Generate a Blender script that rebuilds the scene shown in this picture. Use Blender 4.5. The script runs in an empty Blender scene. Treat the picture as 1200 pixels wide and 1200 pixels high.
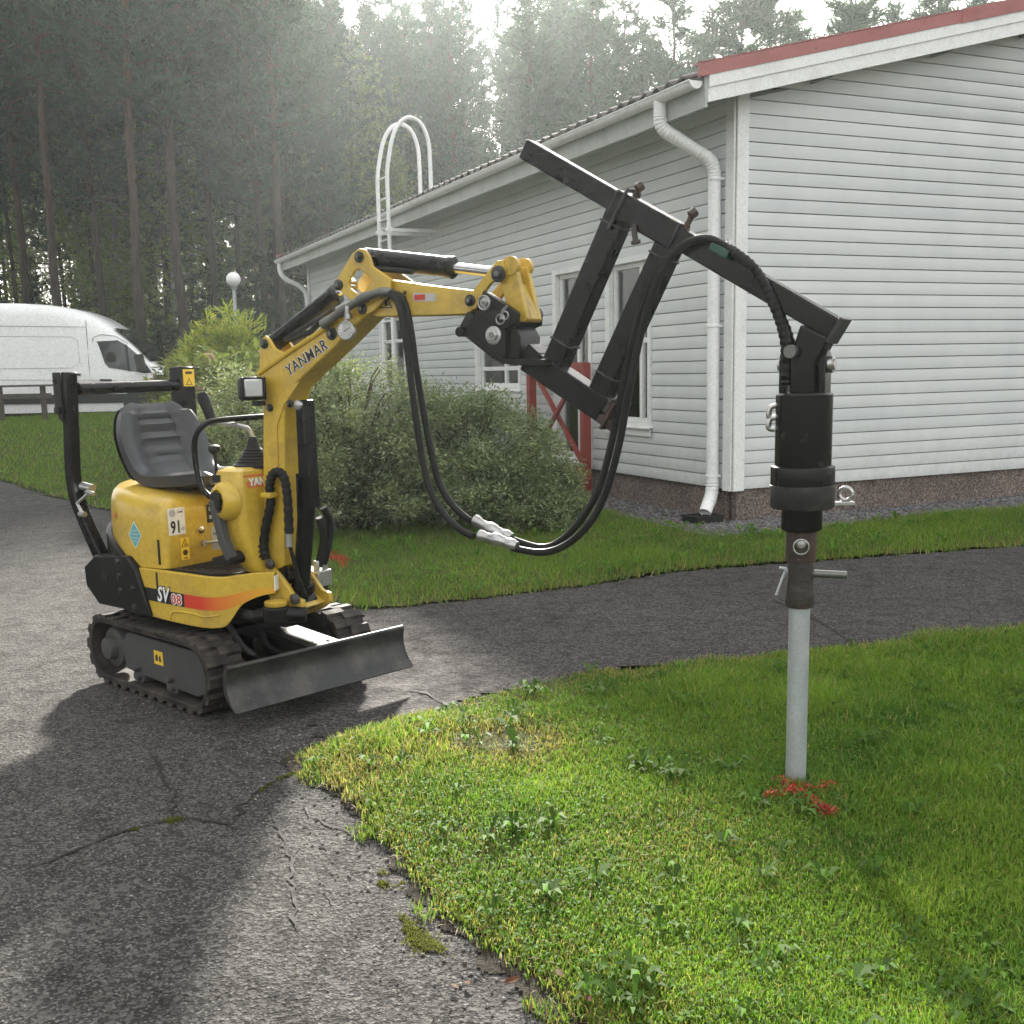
import bpy, bmesh, math, random
import numpy as np
from mathutils import Matrix, Vector
R = math.radians
C = bpy.context.scene.collection
sc = bpy.context.scene
rng = np.random.default_rng(7)
random.seed(7)
HAZE = True
SUN_EL, SUN_AZ = R(22.9), R(-1.3)          # elevation; azimuth from +Y towards +X

# ---------------------------------------------------------------- camera
cam = bpy.data.cameras.new('camera'); co = bpy.data.objects.new('camera', cam); C.objects.link(co)
EYE = Vector((0, 0, 1.41)); pit, rol = R(9.6393), R(-1.17544)
fw = Vector((0, math.cos(pit), -math.sin(pit))); up0 = Vector((0, math.sin(pit), math.cos(pit))); ri0 = Vector((1, 0, 0))
ri = ri0*math.cos(rol)+up0*math.sin(rol); up = -ri0*math.sin(rol)+up0*math.cos(rol)
m = Matrix((ri, up, -fw)).transposed().to_4x4(); m.translation = EYE
co.matrix_world = m
cam.sensor_width = 36; cam.lens = 36*1305.947/1200; cam.shift_y = 54.384/1200
cam.clip_start = .05; cam.clip_end = 3000
sc.camera = co

# ---------------------------------------------------------------- sky, sun, exposure
w = bpy.data.worlds.new('World'); sc.world = w; w.use_nodes = True
nt = w.node_tree; bg = nt.nodes['Background']
sky = nt.nodes.new('ShaderNodeTexSky'); sky.sky_type = 'NISHITA'; sky.sun_disc = False
sky.sun_elevation = SUN_EL; sky.sun_rotation = SUN_AZ; sky.altitude = 100
sky.air_density = 1.0; sky.dust_density = 4.0; sky.ozone_density = 1.0
# thin bright cloud veil over the whole sky
hsv = nt.nodes.new('ShaderNodeHueSaturation'); hsv.inputs['Saturation'].default_value = .30
nt.links.new(sky.outputs[0], hsv.inputs['Color']); tcw = nt.nodes.new('ShaderNodeTexCoord'); nzw = nt.nodes.new('ShaderNodeTexNoise'); nzw.inputs['Scale'].default_value = 2.2; nzw.inputs['Detail'].default_value = 5; nt.links.new(tcw.outputs['Generated'], nzw.inputs['Vector'])
mrw = nt.nodes.new('ShaderNodeMapRange'); mrw.inputs[1].default_value = .3; mrw.inputs[2].default_value = .7; mrw.inputs[3].default_value = .45; mrw.inputs[4].default_value = .75; nt.links.new(nzw.outputs['Fac'], mrw.inputs[0])
mxw = nt.nodes.new('ShaderNodeMix'); mxw.data_type = 'RGBA'; mxw.inputs[7].default_value = (5.6, 5.5, 5.3, 1); nt.links.new(mrw.outputs[0], mxw.inputs[0]); nt.links.new(hsv.outputs[0], mxw.inputs[6]); nt.links.new(mxw.outputs[2], bg.inputs[0])
bg.inputs[1].default_value = .075
sun = bpy.data.lights.new('sun', 'SUN'); sun.energy = 2.8; sun.angle = R(3.8); sun.color = (1, .94, .84)
so = bpy.data.objects.new('sun', sun); C.objects.link(so)
to_sun = Vector((math.sin(SUN_AZ)*math.cos(SUN_EL), math.cos(SUN_AZ)*math.cos(SUN_EL), math.sin(SUN_EL)))
so.rotation_euler = to_sun.to_track_quat('Z', 'Y').to_euler(); so.location = (0, 0, 30)
sc.view_settings.view_transform = 'Standard'; sc.view_settings.look = 'None'
sc.view_settings.exposure = 2.32; sc.view_settings.gamma = 1; sc.view_settings.use_curve_mapping = False

# ---------------------------------------------------------------- materials
def nodes(name):
    m = bpy.data.materials.new(name); m.use_nodes = True
    return m, m.node_tree, m.node_tree.nodes['Principled BSDF']
def ramp(nt, fac, stops):
    r = nt.nodes.new('ShaderNodeValToRGB'); e = r.color_ramp.elements
    while len(e) < len(stops): e.new(.5)
    for el, (p, c) in zip(e, stops): el.position = p; el.color = (*c, 1) if len(c) == 3 else c
    nt.links.new(fac, r.inputs[0]); return r.outputs[0]
def noise(nt, scale, detail=4, rough=.55, coord='Object', stretch=None, dist=0):
    tc = nt.nodes.new('ShaderNodeTexCoord'); n = nt.nodes.new('ShaderNodeTexNoise')
    src = tc.outputs[coord]
    if stretch:
        mp = nt.nodes.new('ShaderNodeMapping'); mp.inputs['Scale'].default_value = stretch
        nt.links.new(src, mp.inputs[0]); src = mp.outputs[0]
    nt.links.new(src, n.inputs['Vector'])
    n.inputs['Scale'].default_value = scale; n.inputs['Detail'].default_value = detail
    n.inputs['Roughness'].default_value = rough; n.inputs['Distortion'].default_value = dist
    return n.outputs['Fac']
def voro(nt, scale, out='Color', feature='F1', coord='Object'):
    tc = nt.nodes.new('ShaderNodeTexCoord'); n = nt.nodes.new('ShaderNodeTexVoronoi'); n.feature = feature
    nt.links.new(tc.outputs[coord], n.inputs['Vector']); n.inputs['Scale'].default_value = scale
    return n.outputs[out]
def mixc(nt, fac, a, b, mode='MIX'):
    x = nt.nodes.new('ShaderNodeMix'); x.data_type = 'RGBA'; x.blend_type = mode
    if isinstance(fac, (int, float)): x.inputs[0].default_value = fac
    else: nt.links.new(fac, x.inputs[0])
    for i, v in ((6, a), (7, b)):
        if isinstance(v, tuple): x.inputs[i].default_value = (*v, 1)
        else: nt.links.new(v, x.inputs[i])
    return x.outputs[2]
def bump(nt, b, hgt, dist, strength=1, prev=None):
    n = nt.nodes.new('ShaderNodeBump'); n.inputs['Distance'].default_value = dist; n.inputs['Strength'].default_value = strength
    nt.links.new(hgt, n.inputs['Height'])
    if prev is not None: nt.links.new(prev, n.inputs['Normal'])
    nt.links.new(n.outputs[0], b.inputs['Normal']); return n.outputs[0]
def paint(name, col, dirt=(.06, .05, .04), amt=.35, rough=.4, metal=0., sc1=6, spec=.5, bmp=0., bsc=60, cov=(.5, .75), coat=0., chips=None):
    """painted, rubber or metal surface with uneven dirt and wear"""
    m, nt, b = nodes(name)
    n1 = noise(nt, sc1, 6, .65); n2 = noise(nt, sc1*9, 4, .6)
    f = ramp(nt, n1, [(cov[0], (0, 0, 0)), (cov[1], (amt, amt, amt))])
    c = mixc(nt, f, col, dirt)
    if chips:
        n3 = noise(nt, sc1*5, 8, .75, dist=.6); c = mixc(nt, ramp(nt, n3, [(.665, (0,)*3), (.69, (.85,)*3)]), c, chips)
    v = ramp(nt, n2, [(.3, (.86, .86, .86)), (.7, (1.08, 1.08, 1.08))])
    c = mixc(nt, 1., c, v, 'MULTIPLY'); nt.links.new(c, b.inputs['Base Color'])
    rr = ramp(nt, n1, [(.3, (rough*.8,)*3), (.8, (min(1, rough*1.35),)*3)]); nt.links.new(rr, b.inputs['Roughness'])
    b.inputs['Metallic'].default_value = metal; b.inputs['Specular IOR Level'].default_value = spec
    b.inputs['Coat Weight'].default_value = coat; b.inputs['Coat Roughness'].default_value = .15
    if bmp: bump(nt, b, noise(nt, bsc, 5, .6), bmp)
    return m
def flat(name, col, rough=.5, metal=0., spec=.5, emit=None):
    m, nt, b = nodes(name); b.inputs['Base Color'].default_value = (*col, 1)
    n = noise(nt, 40, 3); c = mixc(nt, 1., (*col,), ramp(nt, n, [(.3, (.9,)*3), (.7, (1.05,)*3)]), 'MULTIPLY')
    nt.links.new(c, b.inputs['Base Color'])
    b.inputs['Roughness'].default_value = rough; b.inputs['Metallic'].default_value = metal; b.inputs['Specular IOR Level'].default_value = spec
    return m
def leafmat(name, tint=(1, 1, 1), transl=.4, rough=.5, spec=.25):
    """thin leaf: vertex colour varies from leaf to leaf, light passes through"""
    m, nt, b = nodes(name); at = nt.nodes.new('ShaderNodeAttribute'); at.attribute_name = 'col'
    c = mixc(nt, 1., at.outputs[0], tuple(tint), 'MULTIPLY')
    nt.links.new(c, b.inputs['Base Color']); b.inputs['Roughness'].default_value = rough; b.inputs['Specular IOR Level'].default_value = spec
    t = nt.nodes.new('ShaderNodeBsdfTranslucent'); c2 = mixc(nt, 1., c, (1.1, 1.2, .7), 'MULTIPLY'); nt.links.new(c2, t.inputs[0])
    mx = nt.nodes.new('ShaderNodeMixShader'); mx.inputs[0].default_value = transl
    nt.links.new(b.outputs[0], mx.inputs[1]); nt.links.new(t.outputs[0], mx.inputs[2])
    nt.links.new(mx.outputs[0], nt.nodes['Material Output'].inputs[0]); return m

M = {}
M['yellow'] = paint('yellow_paint', (.54, .365, .040), (.17, .12, .055), .6, .36, spec=.5, sc1=5, coat=.2, cov=(.5, .8), chips=(.07, .05, .035))
M['yellow_worn'] = paint('worn_yellow_paint', (.50, .335, .04), (.12, .075, .03), .7, .42, sc1=9, coat=.1, bmp=.0006, chips=(.06, .04, .03))
M['black'] = paint('black_paint', (.006, .006, .0065), (.06, .05, .045), .25, .26, sc1=7, spec=.24, cov=(.58, .8), chips=(.10, .09, .08))
M['black_worn'] = paint('worn_black_paint', (.008, .008, .008), (.08, .068, .06), .4, .36, sc1=9, bmp=.0004, spec=.24, cov=(.55, .8), chips=(.09, .06, .045))
M['rubber'] = paint('track_rubber', (.013, .012, .0115), (.095, .080, .066), .75, .75, sc1=8, bmp=.002, spec=.3, cov=(.4, .7))
M['hose'] = paint('hose_rubber', (.010, .010, .010), (.05, .046, .04), .4, .5, sc1=14, spec=.22)
M['plastic'] = paint('dark_plastic', (.012, .012, .013), (.06, .055, .05), .4, .5, sc1=8, bmp=.0006, spec=.25)
M['vinyl'] = paint('seat_vinyl', (.034, .036, .042), (.07, .07, .07), .35, .40, sc1=9, bmp=.0008, bsc=240, spec=.5)
M['steel_dark'] = paint('dark_scuffed_steel', (.030, .030, .031), (.17, .16, .15), .6, .45, sc1=8, metal=.3, bmp=.0015)
M['blade'] = paint('scraped_blade_steel', (.020, .021, .022), (.17, .155, .13), .5, .38, sc1=7, metal=.25, bmp=.0015, cov=(.45, .8), chips=(.22, .20, .18))
M['frame_grey'] = paint('grey_track_frame_paint', (.050, .051, .051), (.085, .072, .060), .7, .6, sc1=7, bmp=.001)
M['chrome'] = flat('chrome_rod', (.62, .62, .62), .16, 1.)
M['steel'] = paint('bright_steel', (.45, .45, .44), (.18, .16, .14), .5, .34, metal=.9, sc1=12)
M['galv'] = paint('galvanised_steel', (.42, .45, .47), (.55, .57, .58), .6, .42, metal=.45, sc1=18, spec=.5)
M['fitting'] = paint('zinc_fitting', (.15, .155, .14), (.30, .29, .26), .6, .4, metal=.6, sc1=25)
M['rust'] = paint('rusty_oiled_steel', (.026, .021, .018), (.085, .042, .026), .8, .6, sc1=13, bmp=.004, cov=(.42, .7))
M['oily'] = paint('oily_scuffed_steel', (.022, .019, .016), (.10, .05, .03), .6, .5, sc1=16, bmp=.004, cov=(.5, .75))
M['drill'] = paint('drill_body_paint', (.006, .0065, .006), (.16, .15, .14), .45, .20, sc1=6, bmp=.0002, spec=.28, cov=(.58, .74), chips=(.10, .08, .06))
M['white_label'] = flat('white_label', (.78, .78, .76), .35)
M['label_black'] = flat('label_black', (.012, .012, .012), .4)
M['label_white'] = flat('lettering_white', (.8, .8, .78), .4)
M['label_red'] = flat('label_red', (.50, .055, .035), .4)
M['label_orange'] = flat('label_orange', (.62, .17, .06), .4)
M['label_teal'] = flat('label_teal', (.10, .38, .40), .4)
M['label_yellow'] = flat('label_yellow', (.78, .52, .04), .4)
M['label_grey'] = flat('label_grey', (.42, .42, .42), .4)
M['red_paint'] = paint('red_fence_paint', (.24, .032, .025), (.10, .03, .02), .5, .55, sc1=9)
M['white_paint'] = paint('white_wood_paint', (.74, .75, .74), (.45, .45, .43), .4, .5, sc1=5, bmp=.0012, bsc=90)
M['white_metal'] = paint('white_metal_paint', (.78, .79, .79), (.5, .5, .48), .35, .35, sc1=6)
M['fascia'] = paint('shade_grey_fascia', (.40, .42, .40), (.28, .29, .27), .5, .55, sc1=4)  # guessed grey that also carries the eave's shade in its colour
M['red_metal'] = paint('red_roof_metal', (.30, .065, .062), (.16, .05, .045), .5, .45, sc1=5)
M['tile'] = paint('dark_roof_tile', (.038, .029, .027), (.07, .065, .058), .6, .7, sc1=9, bmp=.003)
M['wood'] = paint('weathered_wood', (.085, .072, .06), (.05, .045, .04), .6, .8, sc1=9, bmp=.003)
M['van'] = paint('white_van_paint', (.86, .87, .88), (.55, .55, .53), .25, .22, sc1=3, coat=.5)
M['globe'] = flat('opal_globe', (.85, .85, .85), .25)
M['tyre'] = paint('tyre_rubber', (.02, .02, .02), (.06, .055, .05), .5, .8, sc1=9)

def glass(name, col, rough=.05):
    m, nt, b = nodes(name); b.inputs['Base Color'].default_value = (*col, 1); b.inputs['Roughness'].default_value = rough
    b.inputs['Specular IOR Level'].default_value = .8; b.inputs['IOR'].default_value = 1.5
    n = noise(nt, 3, 2); bump(nt, b, n, .004, .25)
    return m
M['van_glass'] = glass('tinted_van_glass', (.012, .016, .015))
def clear(name):
    m, nt, b = nodes(name); n = nt.nodes
    g = n.new('ShaderNodeBsdfGlossy'); g.inputs['Roughness'].default_value = .04
    t = n.new('ShaderNodeBsdfTransparent'); t.inputs[0].default_value = (.82, .86, .84, 1)
    fr = n.new('ShaderNodeFresnel'); fr.inputs[0].default_value = 1.6
    mx = n.new('ShaderNodeMixShader'); nt.links.new(fr.outputs[0], mx.inputs[0]); nt.links.new(t.outputs[0], mx.inputs[1]); nt.links.new(g.outputs[0], mx.inputs[2])
    nt.links.new(mx.outputs[0], n['Material Output'].inputs[0]); return m
M['pane'] = clear('window_glass')
M['curtain'] = paint('pale_curtain', (.50, .52, .48), (.4, .42, .4), .5, .9, sc1=3)
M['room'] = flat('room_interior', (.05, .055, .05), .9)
M['lens'] = paint('lamp_lens', (.55, .57, .58), (.3, .3, .3), .5, .12, metal=.6, sc1=30)

def board_mat():
    m, nt, b = nodes('grey_board_paint')
    g = noise(nt, 9, 5, .7, stretch=(1, 1, 14)); k = noise(nt, 1.6, 4, .6); d = noise(nt, 70, 3, .6, stretch=(.12, .12, 1))
    oi = nt.nodes.new('ShaderNodeObjectInfo')
    c = ramp(nt, k, [(.3, (.595, .625, .635)), (.7, (.665, .685, .685))])
    c = mixc(nt, ramp(nt, g, [(.58, (0,)*3), (.75, (.35,)*3)]), c, (.51, .53, .53))
    c = mixc(nt, 1., c, ramp(nt, oi.outputs['Random'], [(0, (.94, .95, .95)), (1, (1.05, 1.04, 1.03))]), 'MULTIPLY')
    tcz = nt.nodes.new('ShaderNodeTexCoord'); spz = nt.nodes.new('ShaderNodeSeparateXYZ'); nt.links.new(tcz.outputs['Object'], spz.inputs[0])
    mz = nt.nodes.new('ShaderNodeMapRange'); mz.inputs[1].default_value = .28; mz.inputs[2].default_value = .95; mz.inputs[3].default_value = .38; mz.inputs[4].default_value = 0; nt.links.new(spz.outputs[2], mz.inputs[0])
    ml = nt.nodes.new('ShaderNodeMath'); ml.operation = 'MULTIPLY'; nt.links.new(mz.outputs[0], ml.inputs[0]); nt.links.new(ramp(nt, noise(nt, 14, 5, .7), [(.35, (0,)*3), (.7, (1,)*3)]), ml.inputs[1])
    c = mixc(nt, ml.outputs[0], c, (.34, .33, .30))
    sv = noise(nt, 3.2, 5, .7, stretch=(1, 1, .12)); c = mixc(nt, 1., c, ramp(nt, sv, [(.30, (.965, .967, .965)), (.5, (1,)*3), (.7, (1.01,)*3)]), 'MULTIPLY')
    nt.links.new(c, b.inputs['Base Color']); b.inputs['Roughness'].default_value = .62; b.inputs['Specular IOR Level'].default_value = .3
    p = bump(nt, b, d, .0012); return m
M['board'] = board_mat()
def plinth_mat():
    m, nt, b = nodes('washed_aggregate_plinth')
    v = voro(nt, 95); s = nt.nodes.new('ShaderNodeSeparateColor'); nt.links.new(v, s.inputs[0])
    c = ramp(nt, s.outputs[0], [(0, (.06, .047, .042)), (.4, (.135, .108, .095)), (.75, (.215, .178, .158)), (1, (.33, .295, .275))])
    n = noise(nt, 2.5, 4); c = mixc(nt, 1., c, ramp(nt, n, [(.3, (.7, .68, .66)), (.7, (1.1, 1.05, 1.02))]), 'MULTIPLY')
    nt.links.new(c, b.inputs['Base Color']); b.inputs['Roughness'].default_value = .85
    bump(nt, b, voro(nt, 95, 'Distance'), .006); return m
M['plinth'] = plinth_mat()
def asphalt(name, dark, mid, light, bsc=1., worn=.5, rough=.55):
    m, nt, b = nodes(name)
    v1 = voro(nt, 110*bsc); s = nt.nodes.new('ShaderNodeSeparateColor'); nt.links.new(v1, s.inputs[0])
    v2 = voro(nt, 42*bsc); s2 = nt.nodes.new('ShaderNodeSeparateColor'); nt.links.new(v2, s2.inputs[0])
    big = noise(nt, .9, 6, .65); med = noise(nt, 7, 5, .7)
    c = ramp(nt, s.outputs[0], [(0, dark), (.55, mid), (.86, light), (1, tuple(min(1, x*1.7) for x in light))])
    st = ramp(nt, s2.outputs[1], [(.80, (0,)*3), (.9, (.75,)*3)]); c = mixc(nt, st, c, light)
    pit = ramp(nt, med, [(.30, (.62,)*3), (.47, (1,)*3)]); c = mixc(nt, 1., c, pit, 'MULTIPLY')
    c = mixc(nt, 1., c, ramp(nt, big, [(.25, (.72, .72, .74)), (.75, (1.25, 1.22, 1.18))]), 'MULTIPLY')
    nt.links.new(c, b.inputs['Base Color'])
    nt.links.new(ramp(nt, med, [(.3, (rough+.2,)*3), (.7, (rough-.08,)*3)]), b.inputs['Roughness'])
    b.inputs['Specular IOR Level'].default_value = .2
    p = bump(nt, b, voro(nt, 110*bsc, 'Distance'), .004*worn)
    p = bump(nt, b, voro(nt, 42*bsc, 'Distance'), .007*worn, 1, p)
    bump(nt, b, med, .012*worn, 1, p); return m
M['asphalt'] = asphalt('worn_asphalt', (.021, .0205, .020), (.040, .0392, .0385), (.094, .092, .088), 1.45, .6, .86)
M['path'] = asphalt('path_asphalt', (.017, .0162, .0165), (.033, .0315, .032), (.076, .072, .071), 1.2, .45, .84)
M['crack'] = paint('crack_dirt', (.006, .0055, .005), (.015, .012, .010), .5, .95, sc1=20)
M['moss'] = paint('crack_moss', (.07, .075, .018), (.10, .07, .03), .8, .95, sc1=40, bmp=.01)
def soil(name, a, b_, c_, sc1=3.):
    m, nt, b = nodes(name); n = noise(nt, sc1, 8, .7); n2 = noise(nt, 60, 4, .7)
    c = ramp(nt, n, [(.3, a), (.5, b_), (.7, c_)])
    c = mixc(nt, 1., c, ramp(nt, n2, [(.3, (.5,)*3), (.7, (1.25,)*3)]), 'MULTIPLY')
    nt.links.new(c, b.inputs['Base Color']); b.inputs['Roughness'].default_value = .95; b.inputs['Specular IOR Level'].default_value = .15
    bump(nt, b, n2, .02); return m
M['lawn'] = soil('turf_soil', (.040, .060, .014), (.075, .085, .022), (.13, .11, .045))
M['forest'] = soil('forest_floor', (.03, .035, .016), (.05, .05, .025), (.07, .055, .03), .8)
M['gravelbed'] = soil('gravel_bed', (.05, .045, .042), (.09, .085, .08), (.13, .125, .12), 8)
M['lane'] = soil('gravel_lane', (.10, .085, .065), (.14, .12, .10), (.17, .15, .125), 2)
M['grass'] = leafmat('grass_blade', transl=.5, rough=.6, spec=.12)
M['weed'] = leafmat('weed_leaf', transl=.5, rough=.65, spec=.1)
M['leaf'] = leafmat('shrub_leaf', transl=.30, rough=.65, spec=.12)
M['needle'] = leafmat('pine_needle', transl=.30, rough=.55, spec=.2)
M['petal'] = leafmat('dried_flower', transl=.3, rough=.8, spec=.1)
M['stones'] = leafmat('loose_stone', transl=0., rough=.75, spec=.3)
M['redspray'] = leafmat('sprayed_grass', transl=.15, rough=.5)
def bark(name, low, high, z0, z1, sc1=8):
    m, nt, b = nodes(name); tc = nt.nodes.new('ShaderNodeTexCoord'); sp = nt.nodes.new('ShaderNodeSeparateXYZ'); nt.links.new(tc.outputs['Object'], sp.inputs[0])
    mr = nt.nodes.new('ShaderNodeMapRange'); mr.inputs[1].default_value = z0; mr.inputs[2].default_value = z1; nt.links.new(sp.outputs[2], mr.inputs[0])
    c = mixc(nt, mr.outputs[0], low, high); n = noise(nt, sc1, 6, .7, stretch=(1, 1, .25))
    c = mixc(nt, 1., c, ramp(nt, n, [(.35, (.35,)*3), (.6, (1.15,)*3)]), 'MULTIPLY'); nt.links.new(c, b.inputs['Base Color'])
    b.inputs['Roughness'].default_value = .9; bump(nt, b, n, .04); return m
M['bark'] = bark('pine_bark', (.036, .026, .021), (.095, .050, .030), 3, 9)
M['birch'] = bark('birch_bark', (.10, .095, .09), (.28, .27, .25), .5, 2.5, 5)
M['twig'] = paint('twig_bark', (.07, .05, .035), (.04, .03, .02), .5, .9, sc1=20)

# ---------------------------------------------------------------- mesh helpers
class MB:
    """collects shapes and links them as ONE mesh object"""
    def __init__(s): s.v = []; s.f = []; s.sm = []
    def add(s, vs, fs, smooth=False):
        o = len(s.v); s.v += [tuple(p) for p in vs]
        for f in fs: s.f.append(tuple(i+o for i in f)); s.sm.append(smooth)
        return s
    def box(s, c, d, rot=None, ctr=True):
        hx, hy, hz = d[0]/2, d[1]/2, d[2]/2
        vs = [Vector((x, y, z)) for x in (-hx, hx) for y in (-hy, hy) for z in (-hz, hz)]
        if rot is not None: vs = [rot @ v for v in vs]
        vs = [v+Vector(c) for v in vs]
        return s.add(vs, [(0, 1, 3, 2), (4, 6, 7, 5), (0, 4, 5, 1), (2, 3, 7, 6), (0, 2, 6, 4), (1, 5, 7, 3)])
    def prism(s, poly, lo, hi, ax='y', hole=None):
        """polygon in the other two axes (x,z for y; y,z for x; x,y for z), extruded lo..hi along ax"""
        def P(p, t): return {'y': (p[0], t, p[1]), 'x': (t, p[0], p[1]), 'z': (p[0], p[1], t)}[ax]
        n = len(poly); vs = [P(p, lo) for p in poly]+[P(p, hi) for p in poly]
        fs = [(i, (i+1) % n, n+(i+1) % n, n+i) for i in range(n)]
        if hole:
            from mathutils.geometry import delaunay_2d_cdt
            k = len(hole); b = len(vs); vs += [P(p, lo) for p in hole]+[P(p, hi) for p in hole]
            fs += [(b+(i+1) % k, b+i, b+k+i, b+k+(i+1) % k) for i in range(k)]
            pts = [Vector(p) for p in poly]+[Vector(p) for p in hole]; ed = [(i, (i+1) % n) for i in range(n)]+[(n+i, n+(i+1) % k) for i in range(k)]
            V2, _, F2, ov, _, _ = delaunay_2d_cdt(pts, ed, [], 0, 1e-7)
            org = [o_[0] if o_ else None for o_ in ov]
            for t in F2:
                c = sum((V2[q] for q in t), Vector((0, 0)))/3; cx, cy = np.array([c.x]), np.array([c.y])
                if sdf(poly, cx, cy)[0] > 0 and sdf(hole, cx, cy)[0] < 0 and all(org[q] is not None for q in t):
                    o_ = [org[q] for q in t]; fs.append(tuple(q if q < n else b+q-n for q in o_)); fs.append(tuple(n+q if q < n else b+k+q-n for q in reversed(o_)))
        else: fs += [tuple(range(n-1, -1, -1)), tuple(range(n, 2*n))]
        return s.add(vs, fs)
    def tube(s, path, r, n=10, caps=True, sq=False):
        P = [Vector(p) for p in path]; rr = r if isinstance(r, (list, tuple)) else [r]*len(P)
        vs, fs = [], []; prev = None
        for i, p in enumerate(P):
            t = (P[min(i+1, len(P)-1)]-P[max(i-1, 0)]).normalized()
            if prev is None:
                a = Vector((0, 0, 1)) if abs(t.z) < .9 else Vector((1, 0, 0)); u = a.cross(t).normalized()
            else: u = (prev-t*prev.dot(t)).normalized()
            prev = u; v = t.cross(u)
            for k in range(n):
                th = 2*math.pi*(k+(.5 if sq else 0))/n; vs.append(p+(u*math.cos(th)+v*math.sin(th))*rr[i]*(math.sqrt(2) if sq else 1))
        for i in range(len(P)-1):
            for k in range(n): a = i*n+k; b = i*n+(k+1) % n; fs.append((a, b, b+n, a+n))
        s.add(vs, fs, not sq)
        if caps: 
            o = len(s.v)-len(vs); L = (len(P)-1)*n
            s.f.append(tuple(o+k for k in range(n-1, -1, -1))); s.sm.append(False)
            s.f.append(tuple(o+L+k for k in range(n))); s.sm.append(False)
        return s
    def cyl(s, a, b, r, n=16, r2=None): return s.tube([a, b], [r, r if r2 is None else r2], n)
    def lathe(s, prof, c=(0, 0, 0), n=28, axis=None):
        """profile [(r,h)...] turned round z (or the given axis) at c"""
        q = Vector((0, 0, 1)).rotation_difference(Vector(axis)) if axis else None
        vs, fs = [], []
        for r, h in prof:
            for k in range(n):
                th = 2*math.pi*k/n; p = Vector((r*math.cos(th), r*math.sin(th), h))
                vs.append((q @ p if q else p)+Vector(c))
        for i in range(len(prof)-1):
            for k in range(n): a = i*n+k; b = i*n+(k+1) % n; fs.append((a, b, b+n, a+n))
        s.add(vs, fs, True); o = len(s.v)-len(vs); L = (len(prof)-1)*n
        if prof[0][0] > 1e-5: s.f.append(tuple(o+k for k in range(n-1, -1, -1))); s.sm.append(False)
        if prof[-1][0] > 1e-5: s.f.append(tuple(o+L+k for k in range(n))); s.sm.append(False)
        return s
    def rings(s, rs, closed=True, smooth=True, cap=(True, True)):
        n = len(rs[0]); vs = [p for r in rs for p in r]; fs = []
        for i in range(len(rs)-1):
            for k in range(n if closed else n-1): a = i*n+k; b = i*n+(k+1) % n; fs.append((a, b, b+n, a+n))
        s.add(vs, fs, smooth); o = len(s.v)-len(vs)
        if cap[0]: s.f.append(tuple(o+k for k in range(n-1, -1, -1))); s.sm.append(smooth)
        if cap[1]: s.f.append(tuple(o+(len(rs)-1)*n+k for k in range(n))); s.sm.append(smooth)
        return s
    def mesh(s, name, mat):
        me = bpy.data.meshes.new(name); me.from_pydata(s.v, [], s.f)
        if mat: me.materials.append(mat)
        bm = bmesh.new(); bm.from_mesh(me); bmesh.ops.recalc_face_normals(bm, faces=bm.faces); bm.to_mesh(me); bm.free()
        me.polygons.foreach_set('use_smooth', [True]*len(me.polygons)); me.set_sharp_from_angle(angle=R(38))
        me.update(); return me
    def build(s, name, mat, parent=None, bev=0., xf=None, seg=2):
        if xf is None: xf = globals().get('GX')
        if xf is not None: s.v = [tuple(xf @ Vector(p)) for p in s.v]
        o = bpy.data.objects.new(name, s.mesh(name, mat)); C.objects.link(o)
        if parent: o.parent = parent
        if bev:
            b = o.modifiers.new('bevel', 'BEVEL'); b.width = bev; b.segments = seg; b.limit_method = 'ANGLE'; b.angle_limit = R(40)
            b.harden_normals = False
        return o
def tag(o, label=None, cat=None, group=None, kind=None):
    for k, v in (('label', label), ('category', cat), ('group', group), ('kind', kind)):
        if v: o[k] = v
    return o
def thing(name, label, cat, loc=(0, 0, 0), rz=0, group=None):
    o = bpy.data.objects.new(name, None); C.objects.link(o); o.location = loc; o.rotation_euler = (0, 0, rz); o.empty_display_size = .2
    return tag(o, label, cat, group)
def copy_tree(o, parent=None):
    c = o.copy(); C.objects.link(c)
    if parent: c.parent = parent
    for ch in list(o.children): copy_tree(ch, c)
    return c
def share(o, mat4=None):
    """another object with the same mesh under the same parent"""
    c = o.copy(); C.objects.link(c)
    if mat4 is not None: c.matrix_local = mat4
    return c
def smooth_path(pts, k=6):
    """Catmull-Rom through the points"""
    P = [np.array(p, float) for p in pts]; out = []
    for i in range(len(P)-1):
        a = P[max(i-1, 0)]; b = P[i]; c = P[i+1]; d = P[min(i+2, len(P)-1)]
        for t in np.linspace(0, 1, k, endpoint=False):
            out.append(tuple(.5*((2*b)+(-a+c)*t+(2*a-5*b+4*c-d)*t*t+(-a+3*b-3*c+d)*t**3)))
    out.append(tuple(P[-1])); return out
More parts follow.
